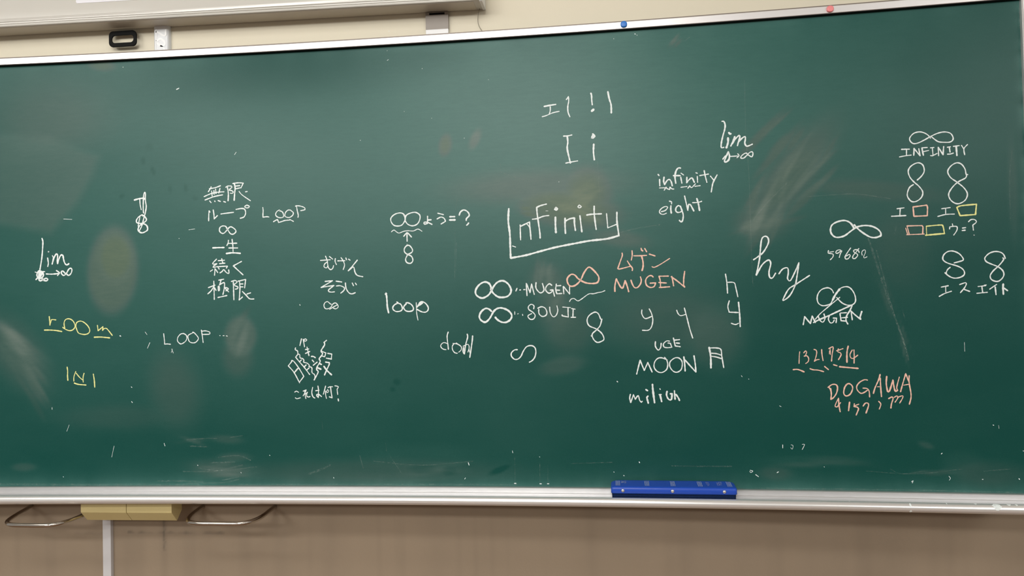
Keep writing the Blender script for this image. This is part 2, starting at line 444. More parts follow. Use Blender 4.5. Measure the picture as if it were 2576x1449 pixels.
    (-0.6341, 0.6356, 0.0135, 0.0059, 0.002, 0.02063960154023977, 1.3, 0.5),
    (-0.6342, 0.6521, 0.0195, 0.0035, 0.256, 0.021661523890281868, 1.3, 0.5),
    (-0.6344, 0.6482, 0.0166, 0.0052, 0.186, 0.0186676436859025, 1.3, 0.5),
    (-2.6102, 0.4191, 0.0423, 0.0077, -0.509, 0.024337817346915, 1.3, 0.45),
    (-2.5917, 0.3802, 0.084, 0.0092, -0.728, 0.01959399873276184, 1.3, 0.45),
    (-2.6195, 0.4203, 0.0674, 0.0135, -0.654, 0.02379038207717886, 1.3, 0.45),
    (-2.5906, 0.3656, 0.0869, 0.0061, -0.816, 0.02355307242474712, 1.3, 0.45),
    (-2.6195, 0.4083, 0.0564, 0.0123, -0.782, 0.018117087561119988, 1.3, 0.45),
    (-2.6175, 0.4121, 0.0589, 0.0068, -0.696, 0.019749095519363585, 1.3, 0.45),
    (-2.6052, 0.3865, 0.0532, 0.0127, -0.773, 0.011238155245401366, 1.3, 0.45),
    (-2.6502, 0.3915, 0.0965, 0.0117, -0.447, 0.011592683509767552, 1.3, 0.45),
    (-2.5982, 0.3943, 0.0765, 0.0138, -0.72, 0.01529296728812684, 1.3, 0.45),
    (-2.6245, 0.3591, 0.0746, 0.0091, -0.704, 0.013298322578006925, 1.3, 0.45),
    (-2.6155, 0.382, 0.0463, 0.0088, -0.765, 0.01958813420130162, 1.3, 0.45),
    (-2.605, 0.3783, 0.0478, 0.0093, -0.518, 0.015628312526810073, 1.3, 0.45),
    (-2.6361, 0.3981, 0.0931, 0.0088, -0.885, 0.013145348868502424, 1.3, 0.45),
    (-2.5939, 0.4013, 0.0914, 0.0104, -0.642, 0.02028113418251851, 1.3, 0.45),
    (-2.6127, 0.3336, 0.0545, 0.0121, -0.677, 0.014410844560761787, 1.3, 0.45),
    (-2.6107, 0.4122, 0.0503, 0.0118, -0.857, 0.02079965875021345, 1.3, 0.45),
    (-2.5404, 0.2656, 0.0355, 0.0052, -0.948, 0.020717584971066672, 1.3, 0.45),
    (-2.5642, 0.3107, 0.0667, 0.0046, -1.024, 0.018739586683569436, 1.3, 0.45),
    (-2.5508, 0.2813, 0.0735, 0.0091, -1.021, 0.021964521006692456, 1.3, 0.45),
    (-2.5512, 0.3123, 0.0377, 0.0087, -0.845, 0.013912963378595856, 1.3, 0.45),
    (-2.5575, 0.2621, 0.0586, 0.0068, -0.97, 0.020120928753355343, 1.3, 0.45),
    (-2.5531, 0.3161, 0.0506, 0.0103, -0.861, 0.016037735609511168, 1.3, 0.45),
    (-2.5739, 0.3065, 0.0642, 0.0071, -1.035, 0.011935345884313364, 1.3, 0.45),
    (-2.5568, 0.231, 0.0527, 0.0097, -1.066, 0.009305724010462904, 1.3, 0.45),
    (-2.5881, 0.2764, 0.0589, 0.0074, -0.965, 0.011313845856240169, 1.3, 0.45),
    (-2.5572, 0.2723, 0.0485, 0.0105, -1.098, 0.011280523220210233, 1.3, 0.45),
    (-1.0891, 0.7083, 0.0188, 0.0052, -0.36, 0.009717883531769854, 1.3, 0.95),
    (-1.0417, 0.7059, 0.0353, 0.0075, -0.303, 0.0180730549121327, 1.3, 0.95),
    (-1.1859, 0.7169, 0.0181, 0.0075, -0.309, 0.018795459998672066, 1.3, 0.95),
    (-1.0291, 0.7119, 0.0157, 0.0049, -0.409, 0.010318207292861573, 1.3, 0.95),
    (-1.1787, 0.7018, 0.0234, 0.0054, -0.265, 0.01883516711158255, 1.3, 0.95),
    (-1.0813, 0.7199, 0.0205, 0.0075, -0.288, 0.021545072902380318, 1.3, 0.95),
    (-1.1142, 0.7305, 0.0364, 0.0036, -0.518, 0.014640397847520125, 1.3, 0.95),
    (-1.0619, 0.7021, 0.0365, 0.0066, -0.386, 0.013857173170241346, 1.3, 0.95),
    (-1.075, 0.7154, 0.0346, 0.0064, -0.381, 0.012469896304965606, 1.3, 0.95),
    (-1.0936, 0.7065, 0.0166, 0.0051, -0.382, 0.01460528489504246, 1.3, 0.95),
    (-1.0927, 0.7149, 0.0162, 0.0092, -0.403, 0.014538694911364659, 1.3, 0.95),
    (-1.0439, 0.7222, 0.0219, 0.0042, -0.34, 0.01635602081929783, 1.3, 0.95),
    (-1.0151, 0.7477, 0.039, 0.0055, 0.481, 0.015634751192106392, 1.3, 0.9),
    (-1.0337, 0.7527, 0.0333, 0.0089, 0.655, 0.021187242838780925, 1.3, 0.9),
    (-1.0439, 0.7191, 0.0384, 0.0056, 0.543, 0.010441003449815292, 1.3, 0.9),
    (-1.0264, 0.732, 0.0255, 0.0049, 0.803, 0.010367444218995861, 1.3, 0.9),
    (-1.0365, 0.7296, 0.0284, 0.0079, 0.61, 0.01842184314026736, 1.3, 0.9),
    (-1.0305, 0.7254, 0.0249, 0.0065, 0.59, 0.010582873243062313, 1.3, 0.9),
    (-1.0503, 0.7302, 0.0366, 0.0077, 0.49, 0.019191537599956187, 1.3, 0.9),
    (-1.0519, 0.755, 0.0382, 0.0084, 0.662, 0.021731034862277343, 1.3, 0.9),
    (-1.0313, 0.7117, 0.0209, 0.0047, -0.483, 0.013544525333940082, 1.3, 0.8),
    (-1.0203, 0.6916, 0.0296, 0.003, -0.595, 0.013502767144857993, 1.3, 0.8),
    (-1.0248, 0.7087, 0.0158, 0.0022, -0.591, 0.027326095887435946, 1.3, 0.8),
    (-1.0138, 0.6819, 0.0201, 0.0034, -0.478, 0.018691459122095796, 1.3, 0.8),
    (-1.029, 0.6944, 0.0277, 0.0047, -0.517, 0.021606221342972205, 1.3, 0.8),
    (-1.0366, 0.6885, 0.0247, 0.0051, -0.668, 0.02619730611395372, 1.3, 0.8),
    (-1.0145, 0.6892, 0.0346, 0.0035, -0.42, 0.02572381635245808, 1.3, 0.8),
    (-1.0189, 0.6838, 0.0358, 0.004, -0.473, 0.014197854528744653, 1.3, 0.8),
    (-1.1327, 0.5578, 0.0165, 0.0092, 1.175, 0.018171493286861573, 1.3, 0.45),
    (-1.135, 0.5361, 0.02, 0.0052, 1.38, 0.013905565978854976, 1.3, 0.45),
    (-1.1493, 0.5505, 0.0317, 0.005, 1.356, 0.025772968777142965, 1.3, 0.45),
    (-1.1308, 0.532, 0.0287, 0.0059, 1.481, 0.013022992555346558, 1.3, 0.45),
    (-1.1306, 0.5584, 0.0162, 0.0046, 1.173, 0.02452375983735977, 1.3, 0.45),
    (-1.1266, 0.5381, 0.0224, 0.0075, 1.131, 0.02396078342264813, 1.3, 0.45),
    (-1.1544, 0.5622, 0.0236, 0.0037, 1.448, 0.013656194006751896, 1.3, 0.45),
    (-1.1393, 0.5542, 0.016, 0.0054, 1.25, 0.016665290540479227, 1.3, 0.45),
    (-1.1582, 0.5431, 0.0241, 0.0093, 1.214, 0.021373729058190294, 1.3, 0.45),
    (-1.1649, 0.554, 0.0328, 0.0057, 1.423, 0.019866113405869856, 1.3, 0.45),
    (-1.1218, 0.4959, 0.0251, 0.004, 0.963, 0.011237839310841345, 1.3, 0.45),
    (-1.1069, 0.4711, 0.0256, 0.0089, 1.213, 0.008583519839834141, 1.3, 0.45),
    (-1.1154, 0.481, 0.0368, 0.0074, 0.832, 0.012169017428414967, 1.3, 0.45),
    (-1.1235, 0.4557, 0.0333, 0.0048, 1.193, 0.010684873870000451, 1.3, 0.45),
    (-1.1051, 0.4822, 0.0423, 0.0067, 1.054, 0.009586648919588804, 1.3, 0.45),
    (-1.1139, 0.4602, 0.0404, 0.0088, 0.91, 0.011525438761337322, 1.3, 0.45),
    (-1.1201, 0.4669, 0.0352, 0.0068, 1.069, 0.013897154057238485, 1.3, 0.45),
    (-1.1289, 0.4695, 0.0247, 0.0072, 0.96, 0.013988223676161737, 1.3, 0.45),
    (-1.9588, 0.3867, 0.0404, 0.0065, 1.097, 0.013406743251641092, 1.3, 0.45),
    (-1.9617, 0.3878, 0.0308, 0.0081, 1.339, 0.010789721114152783, 1.3, 0.45),
    (-1.9584, 0.4142, 0.0271, 0.0095, 1.156, 0.0064645564277082705, 1.3, 0.45),
    (-1.9704, 0.3912, 0.036, 0.0062, 1.132, 0.007851657629237839, 1.3, 0.45),
    (-1.9847, 0.4199, 0.0384, 0.0105, 1.11, 0.01344462417593458, 1.3, 0.45),
    (-1.9624, 0.393, 0.0427, 0.0098, 1.246, 0.014243872884128074, 1.3, 0.45),
    (-1.9658, 0.382, 0.0424, 0.0085, 1.166, 0.0075596885017208595, 1.3, 0.45),
    (-1.963, 0.3989, 0.0363, 0.0056, 1.189, 0.01278002240262274, 1.3, 0.45),
    (-1.97, 0.4362, 0.0414, 0.0103, 0.988, 0.011625869040973295, 1.3, 0.45),
    (-1.9844, 0.3996, 0.0223, 0.0053, 1.232, 0.00799170987914391, 1.3, 0.45),
    (-0.3143, 0.4593, 0.0439, 0.0042, -1.314, 0.010917286542094264, 1.3, 0.45),
    (-0.3078, 0.4811, 0.0412, 0.0031, -1.259, 0.01213472219518202, 1.3, 0.45),
    (-0.3219, 0.4732, 0.0523, 0.0021, -1.232, 0.008768653695117055, 1.3, 0.45),
    (-0.318, 0.4582, 0.0336, 0.0042, -1.302, 0.01417164583819185, 1.3, 0.45),
    (-0.3134, 0.4636, 0.0381, 0.0041, -1.255, 0.008769016977714959, 1.3, 0.45),
    (-0.3154, 0.4939, 0.0388, 0.0021, -1.395, 0.009852194973216344, 1.3, 0.45),
    (-0.2787, 0.3303, 0.0221, 0.0027, -1.39, 0.022120031666028845, 1.3, 0.45),
    (-0.2753, 0.3768, 0.0462, 0.0022, -1.265, 0.01393211832225169, 1.3, 0.45),
    (-0.278, 0.3603, 0.0415, 0.003, -1.371, 0.01526616647897011, 1.3, 0.45),
    (-0.2773, 0.3756, 0.0215, 0.0026, -1.376, 0.021985418343255424, 1.3, 0.45),
    (-0.2822, 0.351, 0.0225, 0.0028, -1.445, 0.015911727094746572, 1.3, 0.45),
    (-0.2803, 0.3405, 0.0419, 0.0032, -1.326, 0.017027874664190368, 1.3, 0.45),
    (-1.9779, 0.0463, 0.0472, 0.0023, -0.247, 0.014680585302251666, 1.3, 0.4),
    (-2.0141, 0.0259, 0.0571, 0.0034, 0.069, 0.022307634944020382, 1.3, 0.4),
    (-2.0203, 0.0587, 0.0303, 0.0048, 0.177, 0.022244125482372035, 1.3, 0.4),
    (-1.975, 0.0363, 0.0344, 0.0037, -0.177, 0.013030341453783807, 1.3, 0.4),
    (-2.0338, 0.0428, 0.031, 0.0037, -0.162, 0.02098418692896212, 1.3, 0.4),
    (-2.0068, 0.0337, 0.0257, 0.005, -0.024, 0.021809309678047676, 1.3, 0.4),
    (-2.041, 0.0416, 0.0334, 0.0053, -0.094, 0.011706134577373345, 1.3, 0.4),
    (-2.0275, 0.0453, 0.0515, 0.0034, -0.105, 0.019392918956980924, 1.3, 0.4),
    (-1.9968, 0.029, 0.0591, 0.0045, -0.113, 0.01767847907722402, 1.3, 0.4),
    (-2.0136, 0.045, 0.0418, 0.0041, -0.141, 0.02187541456056917, 1.3, 0.4),
    (-2.0212, 0.0261, 0.0343, 0.004, -0.063, 0.015564609749754314, 1.3, 0.4),
    (-2.0446, 0.0389, 0.0522, 0.0036, -0.057, 0.015864202872551726, 1.3, 0.4),
    (-2.077, 0.0496, 0.0271, 0.0038, -0.17, 0.013801710139142635, 1.3, 0.4),
    (-2.0148, 0.0305, 0.0408, 0.0044, -0.082, 0.021340796573299254, 1.3, 0.4),
    (-2.1039, 0.1188, 0.0392, 0.0054, -0.348, 0.017638770538418846, 1.3, 0.4),
    (-2.1053, 0.1181, 0.0217, 0.0037, -0.263, 0.025180603230605975, 1.3, 0.4),
    (-2.1061, 0.1217, 0.045, 0.0032, 0.134, 0.014795767175552829, 1.3, 0.4),
    (-2.0998, 0.123, 0.0351, 0.0029, -0.151, 0.020280398476815013, 1.3, 0.4),
    (-1.4112, 0.0373, 0.0468, 0.0032, -0.08, 0.006445087827895159, 1.3, 0.3),
    (-1.4466, 0.0354, 0.0434, 0.006, 0.168, 0.008723461863343739, 1.3, 0.3),
    (-1.5053, 0.03, 0.043, 0.0037, -0.08, 0.010491308362593127, 1.3, 0.3),
    (-1.4844, 0.0363, 0.0342, 0.0057, -0.051, 0.008303532199365969, 1.3, 0.3),
    (-1.4176, 0.0386, 0.0682, 0.0046, -0.021, 0.008483447126286002, 1.3, 0.3),
    (-1.4498, 0.0276, 0.059, 0.0051, -0.113, 0.006092103660419988, 1.3, 0.3),
    (-1.4072, 0.0402, 0.0345, 0.0054, -0.033, 0.007646506441965852, 1.3, 0.3),
    (-1.4232, 0.0504, 0.0637, 0.0029, 0.178, 0.008836697931851599, 1.3, 0.3),
    (-1.4185, 0.0427, 0.0652, 0.0037, 0.002, 0.009585958584408466, 1.3, 0.3),
    (-1.4327, 0.0587, 0.0524, 0.0032, 0.022, 0.006058785467755298, 1.3, 0.3),
    (-1.4498, 0.0162, 0.0409, 0.003, 0.026, 0.007418066817371296, 1.3, 0.3),
    (-1.4157, 0.0485, 0.0394, 0.0032, 0.105, 0.007847749016548588, 1.3, 0.3),
    (-1.4629, 0.048, 0.0574, 0.0064, -0.051, 0.007864390798972087, 1.3, 0.3),
    (-1.3965, 0.0582, 0.0562, 0.0053, 0.051, 0.007381651627609629, 1.3, 0.3),
    (-0.4373, 0.0784, 0.0452, 0.0023, -0.029, 0.008308572513715884, 1.3, 0.3),
    (-0.4036, 0.0671, 0.0604, 0.0049, -0.182, 0.004303331230525255, 1.3, 0.3),
    (-0.4563, 0.0717, 0.0368, 0.0039, -0.112, 0.003958180856718981, 1.3, 0.3),
    (-0.535, 0.0582, 0.0616, 0.0042, -0.017, 0.00505030309391928, 1.3, 0.3),
    (-0.5124, 0.0617, 0.0368, 0.0021, -0.013, 0.008204930733861573, 1.3, 0.3),
    (-0.5291, 0.0596, 0.0408, 0.0049, -0.069, 0.007794985816470141, 1.3, 0.3),
    (-0.4031, 0.0711, 0.0365, 0.0032, -0.039, 0.006626559680723611, 1.3, 0.3),
    (-0.4489, 0.0665, 0.0551, 0.0048, -0.083, 0.008600175232235685, 1.3, 0.3),
    (-0.4932, 0.0646, 0.0672, 0.0023, 0.008, 0.008813826740372059, 1.3, 0.3),
    (-0.4699, 0.0725, 0.0445, 0.0036, -0.005, 0.008739845430344345, 1.3, 0.3),
    (-0.5037, 0.0631, 0.0558, 0.0048, 0.074, 0.008459026067809652, 1.3, 0.3),
    (-0.4022, 0.0719, 0.0554, 0.0024, -0.205, 0.003977543164596431, 1.3, 0.3),
    (-0.2165, 0.0484, 0.0284, 0.0035, 0.18, 0.01299947669864866, 1.3, 0.4),
    (-0.251, 0.0464, 0.0293, 0.0031, 0.15, 0.01717532426178764, 1.3, 0.4),
    (-0.2296, 0.0447, 0.0347, 0.0031, -0.22, 0.011036659371342713, 1.3, 0.4),
    (-0.1937, 0.0463, 0.0284, 0.0028, 0.03, 0.020462063506037513, 1.3, 0.4),
    (-0.2218, 0.0417, 0.0201, 0.0027, 0.071, 0.009983437843200136, 1.3, 0.4),
    (-0.2187, 0.0471, 0.0363, 0.0022, 0.122, 0.017004132943347922, 1.3, 0.4),
    (-0.8003, 1.1316, 0.0175, 0.0038, 0.892, 0.020717807681247386, 1.3, 0.4),
    (-0.7909, 1.1229, 0.0124, 0.0039, 0.792, 0.010969743571532917, 1.3, 0.4),
    (-0.8015, 1.1343, 0.0159, 0.0015, 0.788, 0.020406897984710525, 1.3, 0.4),
    (-0.7977, 1.1297, 0.0171, 0.0032, 0.966, 0.013724782301841846, 1.3, 0.4)]
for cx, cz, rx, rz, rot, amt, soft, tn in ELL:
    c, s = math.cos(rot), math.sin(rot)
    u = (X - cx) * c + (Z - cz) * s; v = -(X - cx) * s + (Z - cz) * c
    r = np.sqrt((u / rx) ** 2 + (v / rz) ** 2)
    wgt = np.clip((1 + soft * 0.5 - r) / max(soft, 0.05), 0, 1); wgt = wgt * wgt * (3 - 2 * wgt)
    dust_sheen += amt * wgt; tint = np.maximum(tint, tn * wgt)
POLYS = [([(-2.9989, 1.0074), (-2.5121, 0.9655), (-2.3633, 0.9047), (-2.3845, 0.8471), (-2.4277, 0.7771), (-2.4798, 0.7237), (-2.5054, 0.6936), (-2.5548, 0.7038), (-2.6526, 0.7232), (-3.0, 0.7386)], 0.03, 0.03)]
for pts, amt, soft in POLYS:
    pts = np.array(pts); inside = np.zeros(len(X), bool); dist = np.full(len(X), 9.0)
    for i in range(len(pts)):
        a, b = pts[i], pts[(i + 1) % len(pts)]
        cond = (a[1] > Z) != (b[1] > Z)
        xi = a[0] + (Z - a[1]) * (b[0] - a[0]) / (b[1] - a[1] + 1e-9)
        inside ^= cond & (X < xi)
        t = np.clip(((X - a[0]) * (b[0] - a[0]) + (Z - a[1]) * (b[1] - a[1])) / ((b[0] - a[0]) ** 2 + (b[1] - a[1]) ** 2), 0, 1)
        dist = np.minimum(dist, np.hypot(X - a[0] - t * (b[0] - a[0]), Z - a[1] - t * (b[1] - a[1])))
    sd = np.where(inside, dist, -dist)
    wgt = np.clip(sd / soft + 0.5, 0, 1); dust_sheen += amt * wgt * wgt * (3 - 2 * wgt); tint = np.maximum(tint, 0.3 * wgt)
edge = value_noise(70, XL, XR); edge2 = value_noise(300, XL, XR)
dust_sheen += 0.13 * np.exp(-Z / 0.020) * (0.5 + 0.5 * edge(X) + 0.2 * edge2(X))
dust_sheen += 0.05 * np.exp(-(HB - Z) / 0.03) * edge(X)
dust_sheen += 0.18 * np.exp(-(XR - X) / 0.006) * edge(Z * 3 - 3.6)
put_attr(face, 'dust', dust_sheen); put_attr(face, 'tint', tint)

xs = list(np.linspace(XL, XR, 73))
def bp(x, d, z): return board_point(x, z, d)
MB().sweep([(-0.003, 0.0), (-0.025, 0.0), (-0.025, HB), (-0.003, HB)], xs, bp).build('back_panel', M['panel_back'], board)
# top rail: shade of its underside painted as a black strip, bright face, dull lip on top
rail = MB().sweep([(-0.025, HB + 0.0004), (0.0115, HB + 0.0004), (0.0125, HB + 0.0014), (0.0125, HB + 0.0172), (0.0115, HB + 0.0182), (-0.025, HB + 0.0182)], xs, bp).build('frame_rail', M['alu'], board)
MB().sweep([(0.0002, HB - 0.0012), (0.0112, HB - 0.0012), (0.0112, HB + 0.0003), (0.0002, HB + 0.0003)], xs, bp).build('gasket', M['gasket'], rail)
MB().sweep([(-0.025, HB + 0.0183), (0.0095, HB + 0.0183), (0.0095, HB + 0.0215), (-0.025, HB + 0.0215)], xs, bp).build('edge_strip', M['alu_dark'], rail)
def post(x0, x1, inner):
    m = MB()
    t = tangent(x0); n = Vector((t.y, -t.x, 0))
    def q(dx, d, z):
        p0 = board_point(x0, z); return p0 + t * dx + n * d
    s = inner
    prof = [(0.0, -0.025), (0.0, 0.009), (0.003 * s, 0.0125), (0.026 * s, 0.0125), (0.030 * s, 0.009), (0.030 * s, -0.025)]
    v = []; 
    for z in (-0.014, HB + 0.0182):
        v += [q(dx, d, z) for dx, d in prof]
    n_ = len(prof)
    f = [(i, (i + 1) % n_, n_ + (i + 1) % n_, n_ + i) for i in range(n_)] + [tuple(range(n_))[::-1], tuple(range(n_, 2 * n_))]
    return m.add(v, f)
post(XR + 0.0003, 0, 1).build('frame_rail', M['alu'], board)
post(XL - 0.0003, 0, -1).build('frame_rail', M['alu'], board)
# lower rail and chalk tray, one aluminium profile
nose = [(0.083 + 0.0112 * math.cos(a), -0.0157 + 0.0112 * math.sin(a)) for a in np.linspace(math.radians(155), math.radians(-100), 22)]
prof = [(-0.025, -0.0003), (0.0115, -0.0003), (0.0125, -0.0013), (0.0125, -0.0132), (0.0135, -0.0140), (0.0712, -0.0145), (0.0745, -0.0170), (0.0745, -0.0245), (-0.025, -0.0245)]
tray = MB().sweep(prof, xs, bp).build('chalk_tray', M['alu_tray'], board, smooth=True)
tm = tray.modifiers.new('edges', 'EDGE_SPLIT'); tm.split_angle = math.radians(30)
lip = MB().sweep(nose + [(0.0758, -0.0245), (0.0750, -0.0150)], xs, bp).build('tray_lip', M['alu_lip'], tray, smooth=True)
lm = lip.modifiers.new('edges', 'EDGE_SPLIT'); lm.split_angle = math.radians(35)
# chalk crumbs and dust smears left on the tray lip
for X0, a0, a1, w in [(-0.3079, 70, 20, 0.004), (-0.3079, -20, -60, 0.006), (-0.1265, 100, 0, 0.018), (-0.0997, 110, 60, 0.008), (-0.0844, 120, 60, 0.005), (-0.1681, 110, 70, 0.006), (-0.4372, 115, 85, 0.004), (-0.2292, 120, 60, 0.002)]:
    dm = MB()
    aa = np.linspace(math.radians(a0), math.radians(a1), 8)
    v = []; n_ = 9
    for i, a in enumerate(aa):
        for j in range(n_):
            e = (j / (n_ - 1) - 0.5)
            ww = w * math.sin(math.pi * (i + 0.6) / 8.4) * (0.8 + 0.4 * rng.random())
            v.append(bp(X0 + e * ww, 0.083 + 0.01135 * math.cos(a), -0.0157 + 0.01135 * math.sin(a)))
    f = [(i * n_ + j, i * n_ + j + 1, (i + 1) * n_ + j + 1, (i + 1) * n_ + j) for i in range(7) for j in range(n_ - 1)]
    dm.add(v, f).build('chalk_smear', M['W'], tray)

# ------------------------------------------------------------------ chalk writing
def catmull(pts, step):
    if len(pts) < 3: 
        seg = [(pts[0], pts[0], pts[1], pts[1])] if len(pts) == 2 else []
    else:
        ext = [pts[0]] + pts + [pts[-1]]
        seg = [(ext[i], ext[i+1], ext[i+2], ext[i+3]) for i in range(len(pts) - 1)]
    out = [pts[0]]
    for a, b, c, d in seg:
        n = max(1, int(math.hypot(c[0]-b[0], c[1]-b[1]) / step))
        for k in range(1, n + 1):
            t = k / n
            out.append(tuple(0.5 * ((2*b[i]) + (-a[i]+c[i])*t + (2*a[i]-5*b[i]+4*c[i]-d[i])*t*t + (-a[i]+3*b[i]-3*c[i]+d[i])*t**3) for i in (0, 1)))
    return out
layer = [0]
def ribbon(mb, pts, w):
    """a chalk line: narrow strip of chalk lying on the board, round ended, uneven in width"""
    layer[0] = (layer[0] + 1) % 23
    off = 0.00035 + layer[0] * 0.000012
    n = len(pts); L_, R2 = [], []
    ph = rng.random() * 9
    acc = 0
    for i, pnt in enumerate(pts):
        a = pts[max(i-1, 0)]; b = pts[min(i+1, n-1)]
        tx, tz = b[0]-a[0], b[1]-a[1]; l = math.hypot(tx, tz) or 1e-6
        nx, nz = -tz/l, tx/l
        if i: acc += math.hypot(pnt[0]-pts[i-1][0], pnt[1]-pts[i-1][1])
        h = w * 0.5 * (1 + 0.13 * math.sin(acc * 170 + ph) + 0.10 * math.sin(acc * 610 + ph * 2)) * (0.94 + 0.12 * rng.random())
        L_.append((pnt[0] + nx*h, pnt[1] + nz*h)); R2.append((pnt[0] - nx*h, pnt[1] - nz*h))
    v = [board_point(x, z, off) for x, z in L_] + [board_point(x, z, off) for x, z in R2]
    mb.add(v, [(i, i + n, i + 1 + n, i + 1) for i in range(n - 1)])
    for c in (pts[0], pts[-1]):
        r = w * 0.48
        ring = [board_point(c[0] + r*math.cos(q*math.pi/4), c[1] + r*math.sin(q*math.pi/4), off + 0.000004) for q in range(8)]
        mb.add(ring, [tuple(range(8))[::-1]])
def write(name, label, colour, strokes):
    base = MB(); extra = {}
    for cl, w, parts in strokes:
        mb = base if cl == colour else extra.setdefault(cl, [])
        if cl != colour:
            mb.append((w, parts)); continue
        for pts in parts: ribbon(base, catmull(pts, 0.0022), w)
    o = base.build(name, M[colour], board)
    o['label'] = label
    if name in ('chalk_specks', 'chalk_scuffs'): o['kind'] = 'stuff'
    for cl, lst in extra.items():
        mb = MB()
        for w, parts in lst:
            for pts in parts: ribbon(mb, catmull(pts, 0.0022), w)
        e = mb.build('chalk_box', M[cl], None)
        e.parent = o
        e['label'] = {'P': 'box drawn in pink chalk', 'Y': 'box drawn in yellow chalk'}[cl]
    return o
def decode(s):
    """'colour|width|x,z x,z*;x,z ...' in tenths of a millimetre; a star marks a sharp corner"""
    out = []
    for st in s.split('/'):
        cl, w, body = st.split('|')
        runs = [[]]
        for tok in body.split():
            sharp = tok.endswith('*'); xx, zz = tok.rstrip('*').split(',')
            q = (-int(xx) * 1e-4, int(zz) * 1e-4)
            runs[-1].append(q)
            if sharp: runs.append([q])
        out.append((cl, int(w) * 1e-4, [r for r in runs if len(r) > 1]))
    return out
